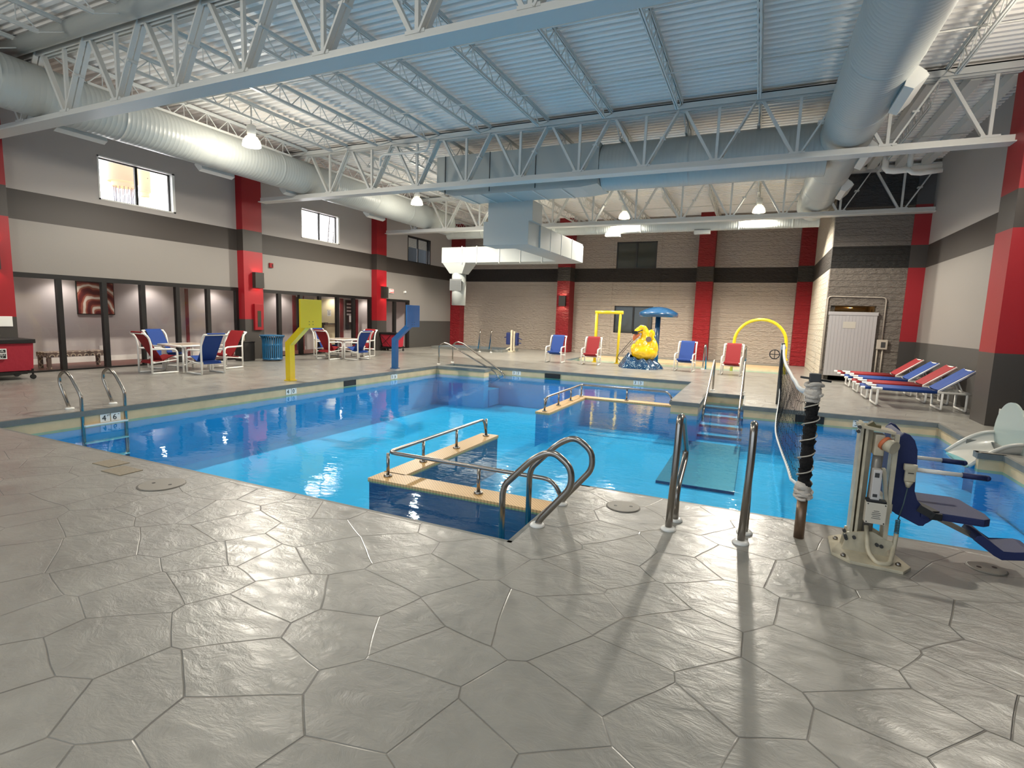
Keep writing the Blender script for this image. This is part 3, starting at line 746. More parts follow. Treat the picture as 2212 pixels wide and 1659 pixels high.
for k in range(12): mb.box(XW-.16,XW-.145,19.28,20.05,4.32+.035*k,4.345+.035*k)
for k in range(12): mb.box(XW-.16,XW-.145,20.15,20.85,4.32+.035*k,4.345+.035*k)
mb.build('blinds', M['white'], w3, world=True)
# lobby behind the two bright windows; a glowing wall stands in for daylight
M['daylight'] = mat('daylight_glow_wall', (255,255,255), .9, emit=(250,252,255), estr=8)
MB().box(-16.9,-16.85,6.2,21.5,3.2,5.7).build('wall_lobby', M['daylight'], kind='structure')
MB().box(-16.2,-14.0,18.6,24.5,3.2,3.25).build('panel_lobby_dark', M['dkgrey'], kind='structure')  # dark panels, this and the next, added to keep the blinds window dark
MB().box(-15.2,-15.1,18.6,24.5,3.3,5.3).build('panel_lobby_dark', M['dkgrey'], kind='structure')
MB().box(-16.9,XW-.3,6.2,21.5,5.7,5.75).build('ceiling_lobby', M['corr'], kind='structure')
M['shade'] = mat('lamp_shade_fabric', (205,178,150), .9, emit=(255,214,180), estr=.75)
for (x,y,r,z0,z1,lb) in ((-15.0,8.72,.34,4.56,5.3,'large tan drum lamp shade seen through the nearest bright window'),(-15.6,9.62,.15,4.55,5.2,'small tan drum lamp shade at the right in the nearest bright window')):
    t = thing('drum_lamp', lb, 'hanging lamp', (x,y,z0))
    MB().lathe([(r,z0),(r,z1),(r-.02,z1),(r-.02,z0)], (x,y,0), 28).build('shade', M['shade'], t, world=True)
    MB().tube([(x,y,z1-.3),(x,y,5.69)], .012, 6).build('cable', M['blk'], t, world=True)
    MB().box(x-r,x+r,y-.01,y+.01,z1-.3,z1-.28).build('spider', M['blk'], t, world=True)
    MB().lathe([(r*.72,z0-.12),(r*.72,z0+.05),(r*.70,z0+.05),(r*.70,z0-.12)], (x,y,0), 24).build('inner_shade', M['shade'], t, world=True)
    mb = MB()
    for k in range(14):
        a = 2*PI*k/14; mb.tube([(x+r*.6*math.cos(a),y+r*.6*math.sin(a),z0-.12),(x+r*.6*math.cos(a),y+r*.6*math.sin(a),z0-.55)], .012, 5)
    if r > .3: mb.build('crystal_strands', mat('crystal_grey',(200,202,214),.2), t, world=True)
    else: mb.bm.free()
t = thing('step_ladder', 'dark step ladder seen through the bright window above the middle bay', 'ladder', (-15.2,16.1,3.2))
mb = MB(); mb.bar((-15.2,16.0,3.2),(-15.2,16.25,5.4),.035); mb.bar((-15.2,16.3,3.2),(-15.2,16.5,5.4),.035)
for k in range(5): mb.bar((-15.2,16.07+.05*k,3.9+.3*k),(-15.2,16.36+.04*k,3.9+.3*k),.03,.02)
mb.build('ladder_frame', mat('ladder_grey',(120,118,118),.5), t, world=True)
MB().box(-16.9,XW-.22,6.2,17.8,3.14,3.2).build('floor_lobby', M['corr'], kind='structure')
# far wall windows
M['darkpane'] = mat('dark_window_pane', (52,54,50), .12, coat=.3)
for n, (x0,x1,z0,z1), lb in ((7,FWIN[0],'dark upper window in the far block wall'),(8,FWIN[1],'dark lower window in the far block wall, behind the yellow frame')):
    t = thing('window_%d' % n, lb, 'window', ((x0+x1)/2,YF,z0)); t['kind'] = 'structure'; f = .045
    mb = MB(); y0 = YF+.02; y1 = YF+.1
    mb.box(x0,x1,y0,y1,z1-f,z1); mb.box(x0,x1,y0,y1,z0,z0+f); mb.box(x0,x0+f,y0,y1,z0,z1); mb.box(x1-f,x1,y0,y1,z0,z1)
    mb.build('window_frame', M['blk'], t, world=True)
    xm = (x0+x1)/2; MB().box(xm-.035,xm+.035,y0,y1,z0+f,z1-f).build('center_bar', M['blk'], t, world=True)
    MB().box(x0+f,x1-f,YF+.06,YF+.07,z0+f,z1-f).build('pane', M['darkpane'], t, world=True)

# ---------------------------------------------------------------- corridor furniture
m = mat('agate_print', (150,60,50), .5); nt = m.node_tree; L = nt.links
tc = nt.nodes.new('ShaderNodeTexCoord'); wv = nt.nodes.new('ShaderNodeTexWave'); wv.wave_type = 'RINGS'; wv.rings_direction = 'X'
wv.inputs['Scale'].default_value = 1.0; wv.inputs['Distortion'].default_value = 9; wv.inputs['Detail'].default_value = 3; wv.inputs['Detail Scale'].default_value = .9
L.new(tc.outputs['Object'], wv.inputs['Vector']); r = nt.nodes.new('ShaderNodeValToRGB')
e = r.color_ramp.elements; e[0].color = rgba((92,28,30)); e[1].color = rgba((236,226,214))
q = e.new(.35); q.color = rgba((130,44,40)); q = e.new(.55); q.color = rgba((178,110,84)); q = e.new(.75); q.color = rgba((150,70,62)); q = e.new(.9); q.color = rgba((222,200,180))
L.new(wv.outputs['Fac'], r.inputs[0]); L.new(r.outputs[0], nt.nodes['Principled BSDF'].inputs['Base Color'])
t = thing('wall_art', 'square abstract print of red and cream swirls on the corridor wall', 'picture', (XC,8.18,1.2))
MB().box(XC,XC+.03,7.75,8.61,1.2,2.03).build('frame', M['blk'], t, world=True)
MB().box(XC+.03,XC+.035,7.77,8.59,1.22,2.01).build('canvas', m, t, world=True)
m = mat('patterned_upholstery', (150,132,118), .8); nt = m.node_tree; L = nt.links
tc = nt.nodes.new('ShaderNodeTexCoord'); vo = nt.nodes.new('ShaderNodeTexVoronoi'); vo.inputs['Scale'].default_value = 6.5; vo.inputs['Randomness'].default_value = .1
L.new(tc.outputs['Object'], vo.inputs['Vector']); r = nt.nodes.new('ShaderNodeValToRGB'); r.color_ramp.interpolation = 'CONSTANT'
r.color_ramp.elements[0].color = rgba((96,84,82)); r.color_ramp.elements[1].position = .42; r.color_ramp.elements[1].color = rgba((196,178,156)); q = r.color_ramp.elements.new(.52); q.color = rgba((112,92,84))
L.new(vo.outputs['Distance'], r.inputs[0]); L.new(r.outputs[0], nt.nodes['Principled BSDF'].inputs['Base Color'])
t = thing('bench', 'low upholstered corridor bench with a zigzag patterned seat behind the glass', 'bench', (-14.45,7.1,0))
MB().box(-14.68,-14.22,6.48,7.74,.26,.37,.02).build('seat', m, t, world=True)
for x in (-14.62,-14.28):
    for y in (6.53,7.69): MB().box(x-.035,x+.035,y-.035,y+.035,0,.27).build('leg', m, t, world=True)
t = thing('wall_outlet', 'white outlet plate on the corridor wall beside the bench', 'outlet', (XC,8.25,.28)); MB().box(XC,XC+.01,8.2,8.28,.28,.4,.003).build('plate', M['white'], t, world=True)
# doors and red frames behind the middle bay
M['redwood'] = mat('dark_red_door_paint', (112,26,34), .5)
M['creamdoor'] = mat('cream_steel_door', (226,214,176), .5)
t = thing('door_1', 'cream steel door with a push bar, behind the middle glazed bay', 'door', (XC,16.3,0)); t['kind'] = 'structure'
lf = MB().box(XC,XC+.05,15.62,16.92,0,1.95).build('leaf', M['creamdoor'], t, world=True)
mb = MB(); mb.box(XC+.05,XC+.08,16.0,16.9,.96,1.0); mb.box(XC+.05,XC+.11,16.1,16.28,.93,1.03); mb.build('push_bar', M['chrome'], lf, world=True)
MB().box(XC+.05,XC+.1,16.0,16.07,.72,1.02).build('lock_case', M['blk'], lf, world=True)
n_ = MB(); n_.box(XC+.05,XC+.053,16.3,16.5,1.28,1.52); n_.build('notice', M['paper'], lf, world=True)
text('notice_text', 'DO NOT\nPROP\nDOOR\nOPEN', .055, frame(XC+.055,16.4,1.42,(0,1,0),(0,0,1)), M['signblk'], lf, .001, (XC,16.3,0))
for k, (a, b_, c) in enumerate(((14.6,14.72,'redwood'),(14.98,15.1,'redwood'),(17.05,17.2,'redwood'),(17.95,18.1,'redwood'),(19.0,19.25,'redwood'),(10.55,10.62,'redwood'))):
    MB().box(XC,XC+.06,a,b_,0,2.0).build('trim_%d' % (20+k), M[c], kind='structure')
t = thing('door_2', 'dark inner corridor door in a red frame, seen through the middle bay', 'door', (XC,14.85,0)); t['kind'] = 'structure'
MB().box(XC,XC+.04,14.72,14.98,0,1.95).build('leaf', M['dkgrey'], t, world=True); MB().ball((XC+.07,14.94,.92),.03,10,8).build('door_handle', M['chrome'], t, world=True)
t = thing('notice_board', 'dark board with papers in the entry bay behind the glass', 'notice board', (XC,17.6,.9))
MB().box(XC+.061,XC+.09,17.3,17.85,.75,1.95).build('board', M['blk'], t, world=True)
mb = MB()
for k in range(4): mb.box(XC+.09,XC+.095,17.36,17.7,1.75-.14*k,1.82-.14*k)
mb.build('list_lines', M['corr'], t, world=True); MB().box(XC+.09,XC+.096,17.5,17.68,1.05,1.32).build('sheet', M['paper'], t, world=True)
# red inner door edge strip beside the left bay and baseboard of bay two
# ---------------------------------------------------------------- things on the left wall
t = thing('exit_sign', 'red lit EXIT sign above the entry by the far pilaster', 'exit sign', (XW,18.05,2.27))
MB().box(XW,XW+.05,17.92,18.18,2.28,2.45,.005).build('housing', M['white'], t, world=True)
MB().box(XW+.05,XW+.055,17.935,18.165,2.295,2.435).build('face', mat('exit_face',(235,60,56),.4,emit=(255,50,44),estr=.7), t, world=True)
text('lettering', 'EXIT', .12, frame(XW+.058,18.05,2.365,(0,1,0),(0,0,1)), mat('exit_letters',(255,235,230),.4,emit=(255,235,225),estr=1.3), t, .001, (XW,18.05,2.27))
t = thing('emergency_light', 'small white emergency light right of the exit sign', 'light', (XW,18.97,2.33)); MB().ball((XW+.05,18.97,2.38),.05,12,8).build('head', M['white'], t, world=True); MB().box(XW,XW+.03,18.92,19.02,2.33,2.41).build('base', M['white'], t, world=True)
t = thing('fire_alarm', 'small red fire alarm strobe on the wall above the middle bay', 'alarm', (XW,12.1,2.74)); MB().box(XW,XW+.05,12.04,12.17,2.74,2.88,.008).build('body', M['redf'], t, world=True); MB().box(XW+.05,XW+.06,12.12,12.15,2.77,2.85).build('lens', M['darkpane'], t, world=True)
t = thing('extinguisher_cabinet', 'red fire extinguisher cabinet with a dark slot window on the second pilaster', 'cabinet', (-13.47,11.4,.85))
MB().box(-13.47,-13.4,11.23,11.52,.86,1.62,.006).build('case', mat('cabinet_red',(138,16,26),.4), t, world=True); MB().box(-13.4,-13.395,11.32,11.44,.95,1.42).build('window', M['darkpane'], t, world=True)
for (x0,x1,y0,y1,z0,z1,lb) in ((-13.62,-13.5,10.94,10.95,.55,.75,'cream switch plate low on the second pilaster side'),(-13.47,-13.46,11.42,11.56,.64,.70,'cream outlet plate on the second pilaster above the trash can')):
    tag(MB().box(x0,x1,y0,y1,z0,z1,.002).build('wall_plate', M['cream']), lb, 'plate')
t = thing('switch_panel', 'white double switch panel on the pilaster at the left edge', 'switch', (-13.47,5.45,.9))
for a in (5.12,5.37): MB().box(-13.47,-13.45,a,a+.235,.98,1.18,.005).build('cover', M['white'], t, world=True)
t = thing('waste_bin', 'small dark bin against the second pilaster, left of the blue trash can', 'bin', (-13.2,10.72,0)); 
MB().box(-13.42,-13.05,10.55,10.9,0,.52,.02).build('body', mat('bin_black',(34,31,29),.5), t, world=True); MB().box(-13.43,-13.04,10.54,10.91,.52,.55,.008).build('rim', M['blk'], t, world=True)

# blue slatted steel trash can
m = mat('blue_powder_coat', (30,98,142), .35, coat=.5)
TX, TYY = -12.75, 11.25
t = thing('trash_can', 'blue slatted steel trash can with a flared rim beside the second pilaster', 'trash can', (TX,TYY,0))
for k in range(30):
    a = 2*PI*k/30; ca, sa = math.cos(a), math.sin(a)
    pts = [(TX+ca*r_, TYY+sa*r_, z) for r_, z in ((.265,.06),(.27,.3),(.27,.55),(.29,.66),(.335,.72))]
    mb = MB()
    for p, q in zip(pts[:-1], pts[1:]): mb.bar(p, q, .036, .008, (ca,sa,0))
    mb.build('slat', m, t, world=True)
mb = MB(); mb.lathe([(.27,.03),(.275,.09),(.26,.09),(.255,.03)], (TX,TYY,0), 40); mb.build('base_ring', m, t, world=True)
mb = MB(); mb.lathe([(.268,.44),(.272,.50),(.262,.50),(.258,.44)], (TX,TYY,0), 40); mb.build('mid_ring', m, t, world=True)
mb = MB(); mb.lathe([(.33,.715),(.345,.73),(.335,.74),(.318,.725)], (TX,TYY,0), 40); mb.build('rim', m, t, world=True)
MB().lathe([(.235,.05),(.24,.66),(.225,.66),(.22,.08)], (TX,TYY,0), 32).build('liner', M['dkgrey'], t, world=True)

# towel carts
M['cartred'] = mat('red_canvas', (150,18,40), .7, bump=.3, bscale=9)
def cart(x0,x1,y0,y1,h,lb, face):
    t = thing('towel_cart', lb, 'cart', ((x0+x1)/2,(y0+y1)/2,0))
    MB().box(x0-.03,x1+.03,y0-.03,y1+.03,h-.08,h,.015).build('rim', M['blk'], t, world=True)
    mb = MB(); i = .07
    P = [(x0,y0,h-.08),(x1,y0,h-.08),(x1,y1,h-.08),(x0,y1,h-.08),(x0+i,y0+i,.17),(x1-i*.4,y0+i,.17),(x1-i*.4,y1-i*.2,.17),(x0+i,y1-i*.2,.17)]
    mb.poly(P, [(0,1,5,4),(1,2,6,5),(2,3,7,6),(3,0,4,7),(4,5,6,7)]); mb.build('canvas_bag', M['cartred'], t, world=True)
    mb = MB()
    for (a, b_) in (((x0,y0),(x1,y1)),((x1,y0),(x0,y1))):
        pass
    mb.bar((x1+.015,y0+.02,.14),(x1+.015,y1-.02,.14),.03); mb.bar((x0,y0+.02,.14),(x0,y1-.02,.14),.03); mb.bar((x0,y0+.02,.14),(x1,y0+.02,.14),.03); mb.bar((x0,y1-.02,.14),(x1,y1-.02,.14),.03)
    mb.box(x0+.05,x1-.05,y0+.1,y1-.1,.1,.16); mb.build('base_frame', M['blk'], t, world=True)
    for x in (x0+.02,x1):
        for y in (y0+.04,y1-.04):
            c = MB(); c.bar((x,y,.05),(x,y,.2),.025); cp = c.build('caster_post', M['blk'], t, world=True)
            MB().lathe([(.045,-.018),(.045,.018)], (x,y,.046), 16, 'x').build('wheel', M['rubber'], cp, world=True)
    if face == 'brace':
        mb = MB(); mb.bar((x0+.02,y0-.01,h-.1),(x1-.25,y0-.01,.18),.02,.01); mb.bar((x1-.25,y0-.01,h-.1),(x0+.02,y0-.01,.18),.02,.01)
        mb.build('cross_brace', M['blk'], t, world=True)
    return t
c1 = cart(-13.28,-12.66,4.55,5.56,.77,'red canvas towel cart with a black label sign at the left frame edge','label')
c = (-12.655,5.0,.5); f_ = frame(-12.632,5.03,.5,(0,1,0),(-.04,0,1))
mb = MB(); mb.box(-12.655,-12.64,4.92,5.14,.41,.60); lp = mb.build('label_plate', M['paper'], c1, world=True)
MB().box(-12.64,-12.637,4.935,5.125,.425,.585).build('label_face', M['signblk'], lp, world=True)
text('label_text', 'POOL', .055, frame(-12.636,5.03,.56,(0,1,0),(0,0,1)), M['paper'], lp, .001, (-12.97,5.055,0))
MB().box(-12.637,-12.635,4.935,5.125,.51,.525).build('label_stripe', M['paper'], lp, world=True)
text('label_text', 'TOWELS\nONLY', .042, frame(-12.636,5.03,.465,(0,1,0),(0,0,1)), M['paper'], lp, .001, (-12.97,5.055,0))
cart(-13.42,-12.66,17.0,17.5,.72,'red canvas cart with black cross braces beside the exit door pilaster','brace')

# basketball posts for the pool
def hoop(x, y, mt, lb, dx=.55):
    t = thing('basketball_backboard', lb, 'backboard', (x,y,0))
    mb = MB(); mb.bar((x,y,0),(x,y,.82),.13,.13,(0,1,0)); mb.build('post', mt, t, world=True)
    mb = MB(); mb.bar((x-.01,y,.77),(x+dx-.08,y,1.18),.125,.125,(0,1,0)); mb.build('arm', mt, t, world=True)
    MB().box(x-.09,x+.09,y-.09,y+.09,0,.02,.004).build('base_plate', mt, t, world=True)
    b_ = MB(); b_.box(x+dx-.06,x+dx-.02,y-.21,y+.37,1.13,1.71,.006); bd = b_.build('board', mt, t, world=True)
    mb = MB()
    for yy in (.02,.12): 
        for zz in (1.2,1.26): mb.cyl((x+dx-.025,y+yy,zz),(x+dx-.012,y+yy,zz),.008,8)
    mb.build('bolt_holes', M['dkgrey'], bd, world=True)
    return t
hoop(-8.9,8.3,M['yellow'],'yellow pool basketball post with a bare square yellow board')
hoop(-8.85,11.84,M['bblue'],'blue pool basketball post with a bare square blue board')

# ---------------------------------------------------------------- PVC chairs
def pvc(mb, pts, r=.021, n=9): mb.tube(pts, r, n)
def arc(pts, rr=.06, n=5):
    """round the corners of a polyline"""
    P = [Vector(p) for p in pts]; out = [P[0]]
    for i in range(1, len(P)-1):
        a = (P[i-1]-P[i]); b_ = (P[i+1]-P[i]); r_ = min(rr, a.length*.45, b_.length*.45)
        A = P[i]+a.normalized()*r_; B = P[i]+b_.normalized()*r_
        for k in range(n+1):
            t_ = k/n; out.append((1-t_)**2*A+2*t_*(1-t_)*P[i]+t_*t_*B)
    out.append(P[-1]); return out
def chair(name, label, fabric, loc, rz, group=None):
    t = thing(name, label, 'chair', loc, rz, group)
    for s in (-1, 1):
        x = s*.265; mb = MB()
        pvc(mb, arc([(x,-.27,.0215),(x,.27,.0215)],.02))
        pvc(mb, arc([(x,.27,.015),(x,.27,.53),(x,-.25,.545)],.10))
        pvc(mb, arc([(x,-.27,.015),(x,-.265,.62),(x,-.31,.80),(x,-.40,.885)],.12))
        pvc(mb, [(x,-.26,.24),(x,.26,.30)], .012)
        mb.build('side_frame', M['white'], t)
    for (y,z,nm) in ((-.40,.885,'top_bar'),(-.22,.255,'rear_seat_bar'),(.24,.36,'front_seat_bar')):
        mb = MB(); pvc(mb, [(-.28,y,z),(.28,y,z)]); mb.build(nm, M['white'], t)
    def sling(pts, nm):
        mb = MB(); P = arc(pts, .05, 4); wd = .205
        V0 = []
        for i, p in enumerate(P):
            d = (P[min(i+1,len(P)-1)]-P[max(i-1,0)]).normalized(); nr = Vector((0,-d.z,d.y))*.006
            V0.append([(-wd,*(p+nr).yz),(wd,*(p+nr).yz),(wd,*(p-nr).yz),(-wd,*(p-nr).yz)])
        for A, B in zip(V0[:-1], V0[1:]):
            for k in range(4): mb.poly([A[k],A[(k+1)%4],B[(k+1)%4],B[k]], [(0,1,2,3)], False)
        mb.poly(V0[0], [(0,1,2,3)]); mb.poly(V0[-1], [(0,1,2,3)])
        bmesh.ops.remove_doubles(mb.bm, verts=mb.bm.verts[:], dist=1e-4)
        mb.build(nm, fabric, t)
    sling([(0,-.385,.868),(0,-.43,.905),(0,-.40,.92),(0,-.36,.88),(0,-.02,.30),(0,.02,.28)], 'back_sling')
    sling([(0,-.255,.23),(0,-.23,.285),(0,0,.285),(0,.21,.385),(0,.265,.385),(0,.275,.34)], 'seat_sling')
    return remember(t)
G1, G2, G3 = 'PVC chairs around the nearer table','PVC chairs around the farther table','PVC chairs in a row beyond the pool'
cr_ = chair('pvc_chair', 'red sling chair at the nearer table, its back to the camera', M['redf'], (-12.06,7.54,0), -.08, G1)
cb_ = chair('pvc_chair', 'blue sling chair at the nearer table, standing at its right side', M['blue'], (-11.27,8.1,0), PI/2-.06, G1)
dup(cb_, (-12.86,8.25,0), -PI/2+.15, 'blue sling chair at the nearer table, facing right behind the red one', G1)
dup(cr_, (-11.95,9.12,0), PI+.1, 'red sling chair at the nearer table, on its far side', G1)
dup(cr_, (-12.02,12.76,0), -.05, 'red sling chair at the farther table, its back to the camera', G2)
dup(cb_, (-11.36,13.27,0), PI/2-.05, 'blue sling chair at the farther table, standing at its right side', G2)
dup(cb_, (-12.9,13.55,0), -PI/2, 'blue sling chair at the farther table, mostly behind the yellow board', G2)
dup(cr_, (-12.0,14.3,0), PI, 'red sling chair at the farther table, on its far side', G2)
dup(cb_, (-6.17,17.15,0), PI+.08, 'blue sling chair beyond the pool, leftmost of the row', G3)
dup(cr_, (-4.93,17.18,0), PI+.08, 'red sling chair beyond the pool, beside the yellow frame', G3)
dup(cb_, (-1.95,17.2,0), PI-.05, 'blue sling chair beyond the pool, right of the yellow swan', G3)
dup(cr_, (-.6,17.0,0), PI-.05, 'red sling chair beyond the pool, under the yellow arch', G3)
def table(loc, lb):
    t = thing('square_table', lb, 'table', loc)
    MB().box(-.42,.42,-.42,.42,.585,.612,.008).build('tabletop', mat('table_laminate',(206,188,170),.25,coat=.3), t)
    mb = MB()
    for a, b_ in (((-.42,-.42),(.42,-.42)),((.42,-.42),(.42,.42)),((.42,.42),(-.42,.42)),((-.42,.42),(-.42,-.42))): pvc(mb, [(*a,.592),(*b_,.592)], .024)
    mb.build('rim', M['white'], t)
    for x in (-.36,.36):
        for y in (-.36,.36):
            mb = MB(); pvc(mb, [(x,y,0),(x,y,.58)]); mb.build('leg', M['white'], t)
    mb = MB(); pvc(mb, [(-.36,-.36,.16),(.36,.36,.16)], .016); pvc(mb, [(-.36,.36,.16),(.36,-.36,.16)], .016); mb.build('stretcher', M['white'], t)
    return remember(t)
tb = table((-12.12,8.27,0), 'square white-edged table on the left deck, nearer of the two')
dup(tb, (-12.15,13.5,0), 0, 'square white-edged table behind the yellow board, farther of the two')
# ================================================================ pool fittings
def flange(mb, x, y, z=0, r=.055): mb.lathe([(r,z),(r,z+.008),(r*.85,z+.02),(.03,z+.024)], (x,y,0), 24)
def rail_thing(name, lb, cat, paths, r, feet, extra=None, grp=None):
    x, y = feet[0] if feet else (paths[0][0][0], paths[0][0][1])
    t = thing(name, lb, cat, (x,y,0), group=grp)
    for k, p in enumerate(paths): MB().tube(arc(p, .14, 8), r, 14).build('tube', M['chrome'], t, world=True)
    for f in feet:
        mb = MB(); flange(mb, *f); mb.build('flange', M['white'], t, world=True)
    return t
# near ladder loops
for y, lb in ((3.48,'steel ladder grab loop at the deck corner, nearer one of the pair'),(4.0,'steel ladder grab loop at the deck corner, farther one of the pair')):
    t = rail_thing('ladder_loop', lb, 'ladder rail', [[(-1.34,y,0),(-1.31,y,.06),(-1.09,y,.33),(-1.10,y,.47),(-1.24,y,.57),(-1.38,y,.50),(-1.60,y,.27),(-1.62,y,.2),(-1.62,y,-.7)]], .024, [(-1.335,y)])
    MB().tube([(-1.34,y,.0),(-1.34,y,.02)], .026, 12).build('sleeve', M['chrome'], t, world=True)
tag(MB().box(-1.66,-1.58,3.506,3.974,-.5,-.47,.008).build('ladder_tread', M['white']), 'white submerged tread between the two near ladder loops', 'ladder tread')
# figure shaped grab rails
for x, lb in ((-.45,'tall bent steel grab rail standing on the near deck, left of the pair'),(.035,'tall bent steel grab rail standing on the near deck, right of the pair')):
    rail_thing('grab_rail', lb, 'grab rail', [[(x-.02,3.88,0),(x,3.90,.60),(x,3.93,.83),(x,4.10,.80),(x,4.50,.46),(x,4.45,.38),(x,4.05,.25),(x,4.08,0)]], .025, [(x-.02,3.88),(x,4.09)])
# left ladder
t = thing('pool_ladder', 'steel pool ladder with white treads on the left pool edge', 'ladder', (-8.6,4.5,0))
for y in (4.2,4.76):
    MB().tube(arc([(-8.74,y,0),(-8.95,y,.36),(-8.93,y,.47),(-8.80,y,.54),(-8.66,y,.47),(-8.47,y,.25),(-8.44,y,.2),(-8.44,y,-.95)],.12,7), .022, 12).build('rail', M['chrome'], t, world=True)
    mb = MB(); flange(mb,-8.735,y); mb.build('flange', M['white'], t, world=True)
for z in (-.20,-.45,-.7): MB().box(-8.49,-8.38,4.2,4.76,z-.02,z,.005).build('tread', M['white'], t, world=True)
# islands
def island(lb, cells, loc, bm_):
    t = thing('low_pool_wall', lb, 'pool wall', loc)
    mb = MB(); tp = MB()
    for (x0,x1,y0,y1) in cells: mb.box(x0,x1,y0,y1,-1.15,-.21); tp.box(x0-.01,x1+.01,y0-.01,y1+.01,-.23,-.19)
    mb.build('wall_body', bm_, t, world=True); tp.build('slatted_top', M['slats'], t, world=True); return t
m = mat('tan_slatted_cap', (216,176,120), .45); nt = m.node_tree; L = nt.links; M['slats'] = m
g = nt.nodes.new('ShaderNodeNewGeometry'); sp = nt.nodes.new('ShaderNodeSeparateXYZ'); L.new(g.outputs['Position'], sp.inputs[0])
ad = nt.nodes.new('ShaderNodeMath'); ad.operation = 'ADD'; L.new(sp.outputs[0], ad.inputs[0]); L.new(sp.outputs[1], ad.inputs[1])
pp = nt.nodes.new('ShaderNodeMath'); pp.operation = 'PINGPONG'; pp.inputs[1].default_value = .02; L.new(ad.outputs[0], pp.inputs[0])
r = nt.nodes.new('ShaderNodeMapRange'); r.inputs['From Max'].default_value = .006; L.new(pp.outputs[0], r.inputs[0])
mc = nt.nodes.new('ShaderNodeMix'); mc.data_type = 'RGBA'; mc.inputs[6].default_value = rgba((150,112,70)); mc.inputs[7].default_value = rgba((218,178,120)); L.new(r.outputs[0], mc.inputs[0]); L.new(mc.outputs[2], nt.nodes['Principled BSDF'].inputs['Base Color'])
island('L-shaped low wall in the water with a tan slatted cap, nearer one', [(-3.50,-3.25,4.52,6.75),(-3.50,-1.40,4.26,4.52)], (-3.3,4.4,-1.1), M['navytile'])
island('L-shaped low wall in the water with a tan slatted cap, farther one', [(-3.52,-3.27,8.88,11.12),(-3.52,-1.40,11.12,11.36)], (-3.3,11.2,-1.1), M['basin_deep'])
def low_rail(lb, pts, posts):
    t = thing('low_handrail', lb, 'handrail', (posts[0][0],posts[0][1],-.155))
    MB().tube(arc(pts,.1,6), .02, 12).build('rail', M['chrome'], t, world=True)
    for (x,y) in posts:
        mb = MB(); mb.cyl((x,y,-.19),(x,y,.055),.017); mb.build('post', M['chrome'], t, world=True)
        mb = MB(); flange(mb,x,y,-.19,.045); mb.build('foot', M['chrome'], t, world=True)
low_rail('low steel handrail on the nearer tan-capped wall', [(-3.37,6.62,-.13),(-3.37,6.55,.06),(-3.37,4.40,.065),(-1.55,4.39,.065),(-1.44,4.39,-.13)], [(-3.37,6.62),(-3.37,5.8),(-3.37,5.05),(-3.37,4.40),(-2.3,4.39)])
low_rail('low steel handrail on the farther tan-capped wall', [(-3.40,9.0,-.13),(-3.40,9.08,.06),(-3.40,11.24,.065),(-1.55,11.24,.065),(-1.44,11.24,-.13)], [(-3.40,9.0),(-3.40,9.75),(-3.40,10.5),(-3.40,11.24),(-2.4,11.24)])
# peninsula entry rails
for x, lb in ((-.80,'steel entry rail sloping down the deck peninsula steps, left one'),(-.18,'steel entry rail sloping down the deck peninsula steps, right one')):
    rail_thing('entry_rail', lb, 'handrail', [[(x,12.75,0),(x,12.75,.62),(x,12.62,.70),(x,12.5,.64),(x,10.62,-.1),(x,10.6,-.35)]], .021, [(x,12.75)])
# corner entry rails
for y, lb in ((13.74,'steel entry rail at the far left pool corner, nearer one'),(14.55,'steel entry rail at the far left pool corner, farther one')):
    rail_thing('entry_rail', lb, 'handrail', [[(-8.66,y,0),(-8.66,y,.56),(-8.52,y,.66),(-8.3,y,.62),(-6.75,min(y,14.1),-.1),(-6.6,min(y,14.1),-.3)]], .021, [(-8.66,y)])
for x, lb in ((-10.46,'steel spa entry rail before the block wall, left one'),(-9.93,'steel spa entry rail before the block wall, right one')):
    rail_thing('entry_rail', lb, 'handrail', [[(x,19.75,0),(x,19.75,.82),(x-.04,19.86,.93),(x-.12,20.0,.86),(x-.62,20.75,-.1),(x-.62,20.8,-.3)]], .021, [(x,19.75)])
rail_thing('grab_rail', 'single steel rail beside the blue chair at the splash pool edge', 'grab rail', [[(-1.51,18.3,0),(-1.49,18.3,.75),(-1.47,18.42,.82),(-1.46,18.6,.6),(-1.46,18.9,-.1)]], .022, [(-1.51,18.3)])
rail_thing('grab_rail', 'single steel rail behind the red chair at the splash pool edge', 'grab rail', [[(-.3,18.3,0),(-.28,18.3,.75),(-.27,18.42,.82),(-.26,18.6,.6),(-.26,18.9,-.1)]], .022, [(-.3,18.3)])

# deck lids
def lid(x, y, r, lb, sq=False):
    t = thing('deck_lid', lb, 'deck lid', (x,y,0))
    if sq: MB().box(x-r,x+r,y-r*.7,y+r*.7,0,.006,.002).build('lid', mat('lid_beige',(140,128,108),.5,bump=.2), t, world=True)
    else:
        MB().lathe([(r,0),(r,.006),(r*.96,.008)], (x,y,0), 36).build('lid', mat('lid_grey',(140,134,124),.45), t, world=True)
        MB().lathe([(r*1.05,0),(r*1.05,.003),(r,.003)], (x,y,0), 36).build('ring', mat('lid_ring',(112,106,98),.5), t, world=True)
        for s in (-1, 1): MB().lathe([(.014,.008),(.014,.0095)], (x+s*r*.45,y+s*.02,0), 12).build('finger_hole', M['blk'], t, world=True)
lid(-.87,4.19,.13,'round grey deck lid with two finger holes beside the near ladder')
lid(-4.45,2.76,.17,'round grey deck lid near the pool edge at the left')
lid(-5.12,2.83,.14,'beige square patch lid in the deck at the left, right piece', True)
lid(-5.45,2.92,.13,'beige square patch lid in the deck at the left, left piece', True)
lid(1.46,4.24,.10,'round deck lid below the pool lift footrest')

